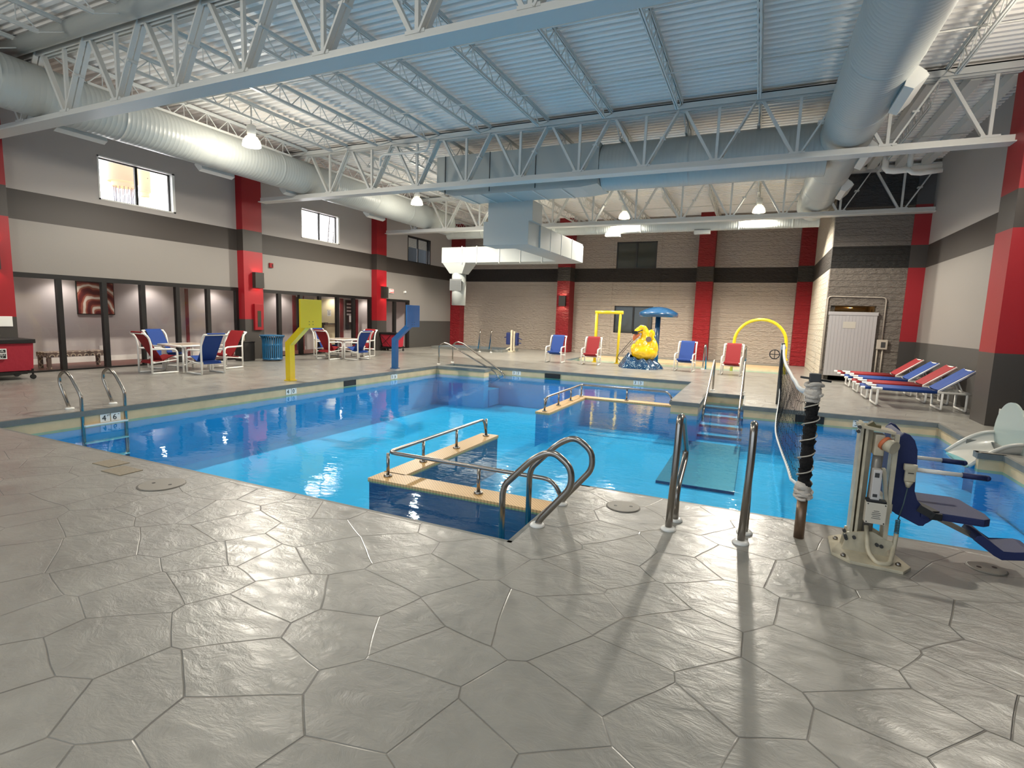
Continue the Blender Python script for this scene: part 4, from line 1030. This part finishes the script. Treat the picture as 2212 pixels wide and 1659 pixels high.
# ---------------------------------------------------------------- volleyball net
NX = .39
t = thing('net_post', 'near volleyball net post wrapped in black netting and white tape', 'net post', (NX,4.2,0))
MB().tube([(NX,4.2,0),(NX,4.2,.28)], .034, 16).build('post', mat('bronze_pipe',(132,108,88),.35,metal=.6), t, world=True)
MB().tube([(NX,4.2,.28),(NX,4.2,1.16)], .028, 12).build('upper_post', M['dkgrey'], t, world=True)
mb = MB(); rad = []; pts = []
for k in range(40):
    z = .38+.62*k/39; pts.append((NX+.005*math.sin(k*1.7), 4.2+.004*math.cos(k*2.3), z)); rad.append(.040+.006*math.sin(k*2.9)+.004*math.sin(k*1.3))
mb.tube(pts, .05, 12, True, rad); mb.build('bunched_netting', mat('black_netting',(22,20,20),.9,bump=1,bscale=70), t, world=True)
mb = MB(); mb.tube([(NX+(.05+.006*math.sin(a*.31))*math.cos(a*.36), 4.2+.052*math.sin(a*.36), .40+.0068*a) for a in range(86)], .0045, 6); mb.build('lacing_cord', mat('cord_white',(190,184,172),.7), t, world=True)
def bunch(z0, z1, seed):
    random.seed(seed); mb = MB(); pts = []; rad = []
    for k in range(12):
        pts.append((NX+random.uniform(-.012,.012), 4.2+random.uniform(-.01,.01), z0+(z1-z0)*k/11)); rad.append((.03+.022*math.sin(PI*k/11))*random.uniform(.85,1.15))
    mb.tube(pts, .05, 14, True, rad)
    for k in range(3):
        a0 = random.uniform(0,6); zz = random.uniform(z0+.02,z1-.02)
        mb.tube([(NX+.054*math.cos(a0+q*.5), 4.2+.054*math.sin(a0+q*.5), zz+.01*math.sin(q)) for q in range(13)], .011, 6)
    mb.build('tape_bunch', mat('white_tape',(208,200,190),.8,bump=.6,bscale=40), t, world=True)
bunch(.27,.42,3); bunch(.97,1.13,5)
MB().box(NX-.035,NX+.035,4.17,4.23,1.12,1.18,.008).build('winch_head', M['dkgrey'], t, world=True)
mb = MB(); mb.tube([(NX-.09,4.19,1.15),(NX+.1,4.21,1.13)], .008, 8); mb.build('winch_bar', M['dkgrey'], t, world=True)
FX, FY = .47, 11.35
t = thing('net_post', 'far volleyball net post on the deck peninsula with a round crank wheel', 'net post', (FX,FY,0))
MB().tube([(FX,FY,0),(FX,FY,1.17)], .036, 14).build('post', mat('grey_pipe',(96,98,98),.4,metal=.4), t, world=True)
mb = MB(); mb.tube([(FX-.13+.085*math.cos(a), FY-.02, .95+.085*math.sin(a)) for a in [2*PI*k/24 for k in range(24)]], .010, 6, closed=True)
mb.tube([(FX-.215,FY-.02,.95),(FX-.045,FY-.02,.95)], .007, 6); mb.tube([(FX-.13,FY-.02,.865),(FX-.13,FY-.02,1.035)], .007, 6); mb.build('crank_wheel', M['dkgrey'], t, world=True)
mb = MB(); mb.tube([(FX,FY,1.02),(FX+.01,FY,1.08),(FX,FY,1.14)], .05, 10, True, [.03,.055,.035]); mb.build('tape_knot', M['white'], t, world=True)
random.seed(11)
def interp(tab, y):
    for (a, za), (b_, zb) in zip(tab[:-1], tab[1:]):
        if a <= y <= b_:
            u = (y-a)/(b_-a); return za+(zb-za)*(u*u*(3-2*u)*.0+u)
    return tab[-1][1]
TOP = [(4.2,1.05),(5.0,.97),(6.0,.90),(7.3,.865),(8.8,.92),(10.2,1.04),(11.35,1.13)]
BOT = [(4.2,.37),(5.3,.13),(6.6,.05),(8.3,.0),(9.8,.10),(11.35,.30)]
def npt(y, v):
    zt, zb = interp(TOP, y), interp(BOT, y); s_ = (y-4.2)/7.15
    x = NX+(FX-NX)*s_ - .06*math.sin(PI*s_)*(1-v) + .02*math.sin(v*5+y*1.3)
    return Vector((x, y, zb+(zt-zb)*v))
t = thing('volleyball_net', 'black volleyball net with white tapes sagging across the pool', 'net', (.42,7.7,0))
mb = MB(); nvn = 56
for k in range(nvn+1):
    y0 = 4.26+(11.3-4.26)*k/nvn
    mb.tube([npt(min(11.34,max(4.21,y0+.012*math.sin(q*2.1+k))), q/8) for q in range(9)], .0024, 3, False)
for q in range(1, 8):
    mb.tube([npt(4.22+(11.33-4.22)*k/90, min(1,max(0,q/8+.012*math.sin(k*1.1+q)))) for k in range(91)], .0024, 3, False)
mb.build('netting', mat('net_black',(18,17,17),.9), t, world=True)
def tape(v, w_, nm):
    mb = MB(); mb.tube([npt(4.22+(11.33-4.22)*k/60, v) for k in range(61)], w_, 8, True); mb.build(nm, mat('tape_white',(214,216,216),.7), t, world=True)
tape(1.0,.021,'top_tape'); tape(0,.014,'bottom_tape')

# ---------------------------------------------------------------- pool lift
LY = 4.14
t = thing('pool_lift', 'cream and navy pool access lift chair at the near right pool edge', 'pool lift', (.78,4.1,0))
MB().prism([(.58,4.28),(.57,3.98),(.66,3.88),(.94,3.86),(1.0,3.96),(.92,4.26),(.84,4.34),(.66,4.36)], 'z', 0, .02, .004).build('base_plate', M['cream'], t, world=True)
mb = MB()
for (x, y) in ((.62,4.24),(.63,3.94),(.93,3.95),(.88,4.25)): mb.lathe([(.016,.02),(.016,.032),(.008,.04)], (x,y,0), 8)
mb.build('anchor_bolt', M['chrome'], t, world=True)
mb = MB(); mb.prism([(.64,.02),(.90,.02),(.88,.13),(.80,.17),(.66,.14)], 'y', LY+.05, LY+.065); mb.prism([(.64,.02),(.90,.02),(.88,.13),(.80,.17),(.66,.14)], 'y', LY-.065, LY-.05); mb.build('base_bracket', M['cream'], t, world=True)
def lean(z): return .695+.0*z
mb = MB(); mb.box(.672,.688,LY-.06,LY+.07,.10,.885); mb.box(.688,.76,LY+.045,LY+.065,.10,.87); mb.box(.70,.715,LY-.055,LY+.05,.10,.86); mb.build('mast', M['cream'], t, world=True)
mb = MB(); mb.prism([(.66,.875),(.86,.845),(.86,.83),(.66,.855)], 'y', LY-.07, LY+.07); mb.build('top_plate', M['cream'], t, world=True)
mb = MB(); mb.bar((.72,LY,.86),(.75,LY,.885),.05,.03); mb.box(.745,.785,LY-.03,LY+.03,.85,.875); mb.build('top_cap', mat('olive_cap',(96,88,58),.6), t, world=True)
mb = MB(); mb.box(.86,.885,LY-.06,LY-.045,.12,.83); mb.box(.86,.885,LY+.045,LY+.06,.12,.83); mb.bar((.865,LY-.052,.3),(.82,LY-.052,.60),.02,.04,(0,1,0)); mb.build('lift_arm', M['cream'], t, world=True)
mb = MB(); mb.prism([(.83,.13),(.91,.13),(.925,.09),(.89,.06),(.83,.08)], 'y', LY-.07, LY-.055); mb.build('arm_bracket', M['cream'], t, world=True)
MB().tube([(.775,LY-.02,.14),(.79,LY-.02,.75)], .03, 16).build('actuator_tube', mat('grey_actuator',(150,146,140),.3,metal=.5), t, world=True)
MB().tube([(.77,LY-.02,.02),(.775,LY-.02,.3)], .02, 12).build('actuator_rod', M['chrome'], t, world=True)
mb = MB(); mb.box(.755,.81,LY-.06,LY+.03,.68,.82,.01); mb.build('motor_housing', M['cream'], t, world=True)
mb = MB(); mb.cyl((.815,LY-.09,.765),(.85,LY-.13,.755),.042,18); mb.build('motor_cap', M['cream'], t, world=True)
mb = MB(); mb.cyl((.80,LY-.075,.775),(.815,LY-.09,.765),.045,18); mb.build('orange_seal', mat('orange_seal',(206,112,70),.5), t, world=True)
bp0 = MB().box(.755,.805,LY-.12,LY-.06,.40,.60,.008).build('battery_pack', mat('battery_grey',(206,202,198),.4), t, world=True)
mb = MB(); mb.box(.765,.79,LY-.1215,LY-.12,.55,.58); mb.box(.765,.79,LY-.1215,LY-.12,.42,.44); mb.build('battery_label', M['dkgrey'], bp0, world=True)
MB().box(.735,.845,LY-.13,LY-.07,.385,.40,.004).build('black_tray', M['blk'], t, world=True)
cb0 = MB().box(.735,.85,LY-.13,LY-.07,.245,.385,.006).build('control_box', mat('box_cream',(214,206,190),.4), t, world=True)
mb = MB()
for x in (.745,.84):
    for z in (.255,.375): mb.cyl((x,LY-.133,z),(x,LY-.129,z),.004,8)
mb.build('box_screw', M['blk'], cb0, world=True)
mb = MB()
for k, wd in enumerate((.03,.045,.05,.04,.05)): mb.box(.795-wd/2,.795+wd/2,LY-.1315,LY-.13,.33-.012*k,.333-.012*k)
mb.build('box_print', M['dkgrey'], cb0, world=True)
mb = MB()
for (x, z) in ((.65,.115),(.64,.15),(.655,.10),(.70,.115),(.83,.09),(.855,.085),(.66,.86),(.655,.83)): mb.cyl((x,LY-.085,z),(x,LY-.05,z),.011,8)
mb.build('bolt_heads', M['dkgrey'], t, world=True)
# seat
bp_ = [(.90,.80),(.925,.835),(.955,.825),(.985,.79),(1.005,.73),(1.01,.66),(1.01,.46),(1.03,.40),(1.07,.355),(1.14,.325),(1.13,.285),(1.105,.27),(1.085,.235),(1.06,.232),(.93,.29),(.90,.31),(.892,.36)]
mb = MB(); mb.prism(bp_, 'y', LY+.02, LY+.05, .006); mb.prism(bp_, 'y', LY+.42, LY+.45, .006)
mb.prism([(.895,.80),(.925,.825),(.935,.80),(.93,.36),(.95,.31),(.92,.30),(.89,.34)], 'y', LY+.05, LY+.42); mb.build('seat_back', M['navy'], t, world=True)
mb = MB(); mb.prism([(1.06,LY+.0),(1.38,LY-.01),(1.42,LY+.03),(1.42,LY+.12),(1.37,LY+.42),(1.33,LY+.46),(1.04,LY+.46)], 'z', .295, .345, .012); mb.build('seat_pan', M['navy'], t, world=True)
mb = MB(); mb.bar((.875,LY+.01,.34),(.875,LY+.01,.80),.03,.06,(0,1,0)); mb.box(.86,.90,LY-.02,LY+.3,.30,.36); mb.build('seat_mount', M['cream'], t, world=True)
for yy, nm in ((LY+.03,'near'),(LY+.44,'far')):
    mb = MB(); mb.cyl((.99,yy,.60),(1.25,yy,.60),.014,12); ar = mb.build('armrest', M['white'], t, world=True)
    mb = MB(); mb.cyl((1.25,yy,.60),(1.375,yy,.598),.018,12); mb.ball((1.375,yy,.598),.019,10,8); mb.build('arm_grip', M['navy'], ar, world=True)
mb = MB(); mb.bar((1.04,LY-.006,.36),(1.12,LY-.03,.325),.045,.008,(0,1,0)); mb.bar((1.05,LY+.2,.35),(1.13,LY-.012,.35),.05,.008); mb.box(1.10,1.165,LY-.03,LY-.01,.30,.345,.005); mb.build('lap_belt', M['rubber'], t, world=True)
mb = MB(); mb.bar((1.16,LY+.12,.285),(1.38,LY+.12,.19),.03,.03,(0,1,0)); mb.build('footrest_arm', M['chrome'], t, world=True)
mb = MB(); mb.prism([(1.35,.195),(1.365,.225),(1.39,.235),(1.50,.145),(1.62,.175),(1.66,.17),(1.66,.125),(1.50,.095),(1.46,.115)], 'y', LY+.02, LY+.26, .008); mb.build('footrest', M['navy'], t, world=True)
mb = MB(); mb.box(.94,1.0,LY-.04,LY-.015,.53,.64,.012); mb.box(.93,1.005,LY-.045,LY-.01,.60,.645,.016); mb.tube([(.967,LY-.03,.53),(.965,LY-.03,.49)], .02, 10, True, [.026,.010]); hc0 = mb.build('hand_control', M['cream'], t, world=True)
mb = MB(); mb.box(.955,.985,LY-.047,LY-.043,.585,.59); mb.build('control_slot', M['blk'], hc0, world=True)
mb = MB(); mb.tube([(.965,LY-.03,.49),(.955,LY-.03,.38),(.935,LY-.035,.27)], .004, 6)
mb.tube([(.935+.012*math.sin(k*.9),LY-.035+.012*math.cos(k*.9),.27-.0014*k) for k in range(70)], .0035, 5); mb.build('coiled_cord', mat('teal_cord',(70,92,98),.5), t, world=True)
mb = MB(); mb.tube(arc([(.935,LY-.04,.175),(.925,LY-.06,.08),(.88,LY-.22,.028),(.81,LY-.24,.025),(.77,LY-.15,.06),(.765,LY-.05,.2)],.08,6), .014, 12); mb.build('cable_hose', M['cream'], t, world=True)
# folded second lift by the far wall
t = thing('pool_lift', 'second pool lift folded upright against the far wall behind the spa rails', 'pool lift', (-9.5,20.75,0))
MB().box(-9.75,-9.35,20.6,20.95,0,.05,.01).build('base_plate', M['cream'], t, world=True)
mb = MB(); mb.bar((-9.75,20.7,.05),(-9.45,20.8,.25),.12,.05); mb.build('base_arm', M['cream'], t, world=True)
MB().box(-9.5,-9.42,20.7,20.8,.05,.93).build('mast', M['cream'], t, world=True)
MB().box(-9.36,-9.31,20.7,20.78,.05,.88).build('lift_arm', M['cream'], t, world=True)
MB().box(-9.72,-9.52,20.72,20.92,.3,.82,.05).build('seat_back', M['navy'], t, world=True)
MB().box(-9.28,-9.18,20.7,20.9,.28,.82,.04).build('seat_pan', M['navy'], t, world=True)
mb = MB(); mb.cyl((-9.8,20.75,.6),(-9.72,20.75,.62),.02); mb.cyl((-9.2,20.75,.62),(-9.0,20.75,.55),.018); mb.cyl((-9.2,20.75,.4),(-9.02,20.75,.38),.02); mb.build('armrest', M['navy'], t, world=True)

# ---------------------------------------------------------------- loungers
def lounger(lb, fabric, loc, rz, grp):
    t = thing('sun_lounger', lb, 'sun lounger', loc, rz, grp)
    zt = .345; W = .305
    mb = MB()
    for s in (-1, 1): pvc(mb, [(0,s*W,zt),(1.74,s*W,zt)], .024)
    pvc(mb, [(1.72,-W,zt),(1.72,W,zt)], .02); pvc(mb, [(1.25,-W,zt-.03),(1.25,W,zt-.03)], .02); mb.build('side_rails', M['white'], t)
    for x in (.29,1.31,1.68):
        mb = MB(); pvc(mb, arc([(x,-W,zt),(x,-W,.024),(x,W,.024),(x,W,zt)],.03)); mb.build('leg_frame', M['white'], t)
    mb = MB()
    for s in (-1, 1): pvc(mb, [(1.24,s*W,zt+.02),(1.76,s*W,zt+.43)], .022)
    pvc(mb, [(1.74,-W,zt+.42),(1.74,W,zt+.42)], .018); mb.build('back_frame', M['white'], t)
    mb = MB(); pvc(mb, [(1.55,-.12,zt+.24),(1.66,-.12,zt)], .012); pvc(mb, [(1.55,.12,zt+.24),(1.66,.12,zt)], .012); mb.build('prop', M['white'], t)
    def wrap(x0, x1, nm, z0=None, z1=None, o=.03):
        z0 = zt if z0 is None else z0; z1 = z0 if z1 is None else z1
        n = 10; mb = MB()
        def prof(z):
            P = []
            for k in range(n+1): a = PI*k/n+PI/2; P.append((-W+o*math.cos(a), z+o*math.sin(a)))
            Q = []
            for k in range(n+1): a = -PI/2+PI*k/n; Q.append((W+o*math.cos(a), z+o*math.sin(a)))
            top = [(W*.5, z+o-.012), (0, z+o-.02), (-W*.5, z+o-.012)]
            return P+Q+top
        A, B = prof(z0), prof(z1); m_ = len(A)
        va = [mb.bm.verts.new((x0,y,z)) for y, z in A]; vb = [mb.bm.verts.new((x1,y,z)) for y, z in B]
        for k in range(m_):
            f = mb.face([va[k],va[(k+1)%m_],vb[(k+1)%m_],vb[k]]); f.smooth = True
        mb.face(va); mb.face(vb[::-1]); mb.build(nm, fabric, t)
    wrap(.07,.17,'foot_sling'); wrap(.36,1.22,'seat_sling'); 
    # back sling follows the raised frame
    mb = MB(); n = Vector((-.41,0,.52)).normalized()
    a = Vector((1.24,0,zt+.02)); b_ = Vector((1.75,0,zt+.422))
    P = []
    for p in (a+ (b_-a)*.02, b_):
        for (y, o) in ((-W-.024,0),(-W,.028),(0,.012),(W,.028),(W+.024,0),(W,-.028),(-W,-.028)): P.append(Vector((p.x,y,p.z))+n*o)
    mb.poly(P, [(k,(k+1)%7,(k+1)%7+7,k+7) for k in range(7)]+[(0,1,2,3,4,5,6),(7,8,9,10,11,12,13)]); mb.build('back_sling', fabric, t)
    return remember(t)
G4 = 'sun loungers in a row by the right wall'
lb1 = lounger('blue sun lounger, nearest the camera in the row of four', M['blue'], (1.95,12.7,0), 0, G4)
lr1 = lounger('red sun lounger, second from the camera in the row of four', M['redf'], (1.95,13.74,0), 0, G4)
dup(lb1, (1.95,14.88,0), 0, 'blue sun lounger, third from the camera in the row of four', G4)
dup(lr1, (1.95,16.12,0), 0, 'red sun lounger, farthest of the row, before the white door', G4)

# ---------------------------------------------------------------- slide exit
m = mat('white_gelcoat', (188,187,180), .3, coat=.5); m2_ = mat('green_white_gelcoat', (166,180,174), .35, coat=.4)
t = thing('water_slide', 'white water slide exit flume with a rounded end panel at the right edge', 'water slide', (3.0,8.95,0))
yc, rr = 8.96, .44
def flume(u, v, off=0):
    x = 2.60+.51*u; a = PI*v; zr = -.21+.34*math.sin(u*PI/2); zb = -.24+.14*u
    return (x, yc+(rr+off)*math.cos(a), zr-(zr-zb+off)*math.sin(a)**.8)
mb = MB(); mb.grid(lambda u,v: flume(u,v), 18, 24); mb.grid(lambda u,v: flume(u,v,.025), 18, 24); mb.build('flume', m, t, world=True)
mb = MB()
for s in (0, 1): mb.tube([Vector(flume(k/18, s, .012)) for k in range(19)], .026, 10)
mb.build('rim', m, t, world=True)
pr = [(yc+.475*math.cos(PI*k/24), .12+.48*math.sin(PI*k/24)) for k in range(25)]+[(yc-.475,.0),(yc-.35,-.1),(yc+.35,-.1),(yc+.475,.0)]
mb = MB(); mb.prism(pr, 'x', 3.10, 3.125, .004); mb.build('end_panel', m2_, t, world=True)
mb = MB(); mb.box(3.125,3.8,yc-.47,yc-.44,.0,.46,.005); mb.box(3.125,3.8,yc+.44,yc+.47,.0,.46,.005); mb.box(3.125,3.8,yc-.44,yc+.44,.43,.46,.005); mb.box(3.77,3.8,yc-.44,yc+.44,.0,.43); mb.build('side_panel', m, t, world=True)

# ---------------------------------------------------------------- splash pool toys
t = thing('spray_gate', 'yellow pipe spray frame with two posts and a crossbar at the splash pool', 'spray gate', (-4.7,18.35,0))
MB().tube([(-4.33,18.32,0),(-4.29,18.32,1.74)], .042, 14).build('post', M['yellow'], t, world=True)
MB().tube([(-5.12,18.32,0),(-5.12,18.32,1.74)], .052, 14).build('post', M['yellow'], t, world=True)
MB().tube([(-5.17,18.32,1.74),(-4.2,18.32,1.755)], .058, 14).build('crossbar', M['yellow'], t, world=True)
for x in (-4.33,-5.12): mb = MB(); mb.lathe([(.1,0),(.1,.015),(.05,.025)], (x,18.32,0), 20); mb.build('foot_plate', M['yellow'], t, world=True)
t = thing('spray_arch', 'yellow pipe arch over the splash pool behind the red chair', 'spray arch', (.1,18.4,0))
pts = [(.11+.76*math.cos(a)*(1 if math.cos(a) > 0 else 1), 19.0, .92+.74*math.sin(a)) for a in [PI*k/20 for k in range(21)]]
pts = [(.87,19.0,-.3),(.87,19.0,.4)]+pts+[(-.66,19.0,.4),(-.68,19.0,-.3)]
MB().tube(pts, .05, 14, True, [.07,.055]+[.05]*21+[.045,.045]).build('arch_pipe', M['yellow'], t, world=True)
mb = MB(); mb.lathe([(.07,.38),(.09,.40),(.09,.44),(.07,.46)], (.87,19.0,0), 18); mb.build('collar', M['yellow'], t, world=True)
t = thing('mushroom_shower', 'blue mushroom shower with a domed cap behind the yellow swan', 'mushroom shower', (-3.17,19.2,-.3))
MB().tube([(-3.17,19.2,-.3),(-3.17,19.2,1.70)], .088, 20).build('stem', M['bblue2'] if 'bblue2' in M else mat('mushroom_blue',(24,66,104),.3,coat=.7), t, world=True)
MB().lathe([(.02,1.66),(.62,1.645),(.655,1.65),(.66,1.78),(.64,1.80),(.5,1.885),(.32,1.955),(.15,1.99),(.01,2.0)], (-3.17,19.2,0), 44).build('cap', mat('cap_blue',(30,76,116),.25,coat=.8), t, world=True)
# swan
t = thing('swan_spray_toy', 'glossy yellow swan figure with dark sunglasses sitting on a blue wave mound', 'pool toy', (-3.25,17.3,0))
YS = 17.3
mb = MB()
mb.ball((-3.22,YS,.50),.40,24,16,1.05,.9,.66)
mb.ball((-3.28,YS,.70),.26,20,12,1.0,.9,1.0)
mb.ball((-2.93,YS-.04,.62),.16,18,12,.9,1,1.9); mb.ball((-3.05,YS+.06,1.07),.125,18,12,1.0,.7,1.3); mb.ball((-2.96,YS,.90),.07,16,10,.9,1,1.6)
mb.ball((-3.53,YS-.12,.60),.13,16,10,.8,1,1.35); mb.ball((-3.42,YS-.16,.74),.08,12,8,1,1,1)
mb.tube([Vector(p) for p in ((-3.26,YS,.6),(-3.22,YS,.85),(-3.22,YS,1.05),(-3.22,YS,1.18),(-3.27,YS,1.27),(-3.36,YS,1.28),(-3.47,YS,1.22))], .1, 16, True, [.25,.18,.12,.10,.09,.085,.07])
mb.ball((-3.45,YS,1.17),.12,18,12,1.05,.95,.72)
body = mb.build('body', M['yellow2'], t, world=True)
rm = body.modifiers.new('remesh','REMESH'); rm.mode = 'VOXEL'; rm.voxel_size = .022; rm.use_smooth_shade = True
smd = body.modifiers.new('smooth','SMOOTH'); smd.iterations = 5
tx = bpy.data.textures.new('feathers','CLOUDS'); tx.noise_scale = .12
dm = body.modifiers.new('feathers','DISPLACE'); dm.texture = tx; dm.strength = .05; dm.mid_level = .5
mb = MB(); mb.tube([(-3.46,YS,1.10),(-3.51,YS,1.02),(-3.57,YS,.93),(-3.58,YS,.86)], .05, 14, True, [.10,.085,.055,.02]); mb.build('beak', mat('beak_orange',(206,120,84),.3,coat=.6), t, world=True)
mb = MB(); mb.box(-3.60,-3.42,YS-.20,YS-.12,1.07,1.17,.02); mb.bar((-3.45,YS-.17,1.14),(-3.28,YS-.15,1.21),.016,.03); mb.box(-3.58,-3.50,YS-.12,YS+.12,1.07,1.14,.02); mb.build('sunglasses', mat('glasses_black',(12,12,14),.15,coat=1), t, world=True)
mb = MB(); mb.lathe([(.085,-.02),(.085,.02)], (-3.08,YS-.14,.93), 20, 'y'); mb.build('wing_hollow', mat('wing_shadow_grey',(120,104,92),.6), t, world=True)
m = mat('wave_blue', (20,60,98), .1, coat=1, bump=.6, bscale=6); nt = m.node_tree; L = nt.links
tc = nt.nodes.new('ShaderNodeTexCoord'); nn = nt.nodes.new('ShaderNodeTexNoise'); nn.inputs['Scale'].default_value = 16; nn.inputs['Detail'].default_value = 2; nn.inputs['Distortion'].default_value = 1.5; L.new(tc.outputs['Object'], nn.inputs['Vector'])
r = nt.nodes.new('ShaderNodeValToRGB'); r.color_ramp.elements[0].position = .60; r.color_ramp.elements[0].color = rgba((20,62,100)); r.color_ramp.elements[1].position = .66; r.color_ramp.elements[1].color = rgba((190,216,226)); L.new(nn.outputs[0], r.inputs[0]); L.new(r.outputs[0], nt.nodes['Principled BSDF'].inputs['Base Color'])
mb = MB()
def mound(u, v):
    a = 2*PI*u; k = 1+.07*math.sin(5*a)+.04*math.sin(11*a+1); R_ = .66*k*(1-v*.45)
    lift = .16*max(0, math.cos(a-PI))**2
    return (-3.33+R_*math.cos(a)*1.05, YS+R_*math.sin(a)*.95, .0+.30*v**.7+lift*v+.03*math.sin(9*a)*v)
mb.grid(mound, 60, 8); mb.lathe([(.37,.2),(.37,.27)], (-3.3,YS,0), 24); mb.build('wave_mound', m, t, world=True)
mb = MB(); mb.tube([(-3.60,YS-.1,.92),(-3.8,YS-.1,.66),(-4.02,YS-.1,.38),(-4.05,YS-.1,.28),(-3.95,YS-.1,.2)], .011, 8); mb.tube([(-3.58,YS-.05,.86),(-3.78,YS-.05,.62),(-3.93,YS-.05,.42)], .009, 8); mb.build('straw_tube', mat('dark_tube',(70,66,62),.4), t, world=True)

# ---------------------------------------------------------------- utility door on the block bump-out
M['doorw'] = mat('white_board_door', (176,172,172), .45)
t = thing('door_3', 'white vertical board sliding door in the block utility wall', 'door', (2.4,17.4,.1)); t['kind'] = 'structure'
MB().box(1.80,2.93,17.37,17.43,.15,1.92).build('leaf', M['doorw'], t, world=True)
MB().box(1.78,2.95,17.355,17.44,1.84,1.93).build('top_rail', M['doorw'], t, world=True)
mb = MB()
for k in range(13): x = 1.88+.08*k; mb.box(x-.003,x+.003,17.367,17.371,.17,1.83)
mb.build('board_grooves', mat('groove_grey',(150,148,148),.6), t, world=True)
mb = MB(); mb.box(2.15,2.45,17.362,17.368,1.48,1.66); mb.build('faint_panel', mat('panel_beige',(190,184,172),.6), t, world=True)
mb = MB(); mb.box(1.80,2.92,17.75,19.0,0,2.3); 
for f in list(mb.bm.faces):
    if abs(f.calc_center_median().y-17.75) < .01: mb.bm.faces.remove(f)
mb.build('wall_utility_room', mat('utility_ochre',(120,92,56),.8), kind='structure')
t = thing('utility_tank', 'tan pipework seen through the gap above the white door', 'pipes', (2.4,18.3,1.9)); MB().tube([(1.95,18.2,2.0),(2.2,18.2,2.02),(2.75,18.2,2.0)], .06, 10).build('tank_pipe', mat('ochre_pipe',(190,150,90),.5), t, world=True)
lg = bpy.data.lights.new('utility_light','POINT'); lg.energy = 4; lg.color = (1,.8,.5); lo = bpy.data.objects.new('utility_light', lg); COL.objects.link(lo); lo.parent = t; lo.location = (0,-.1*S,.2*S)
t = thing('electrical_box', 'grey electrical box on the block wall right of the white door', 'electrical box', (3.11,17.4,.92))
MB().box(2.985,3.235,17.36,17.45,.94,1.20,.02).build('box_body', mat('box_paint',(184,174,160),.5), t, world=True); MB().box(3.08,3.18,17.35,17.36,.99,1.14,.006).build('switch_face', M['dkgrey'], t, world=True)
t = thing('wall_conduit', 'thin painted conduit looping over the white door to the electrical box', 'conduit', (2.4,17.42,.3))
mb = MB(); mb.tube(arc([(1.735,17.42,.3),(1.735,17.42,2.35),(3.10,17.42,2.33),(3.10,17.42,1.2)],.1,6), .017, 8); mb.build('conduit_run', mat('conduit_paint',(170,160,148),.5), t, world=True)
for x in (3.02,3.14): MB().tube([(x,17.42,.94),(x,17.42,.1)], .02, 8).build('conduit_drop', mat('conduit_paint2',(176,166,152),.5), t, world=True)
# wave of spray in front of the slide is left as water ripples
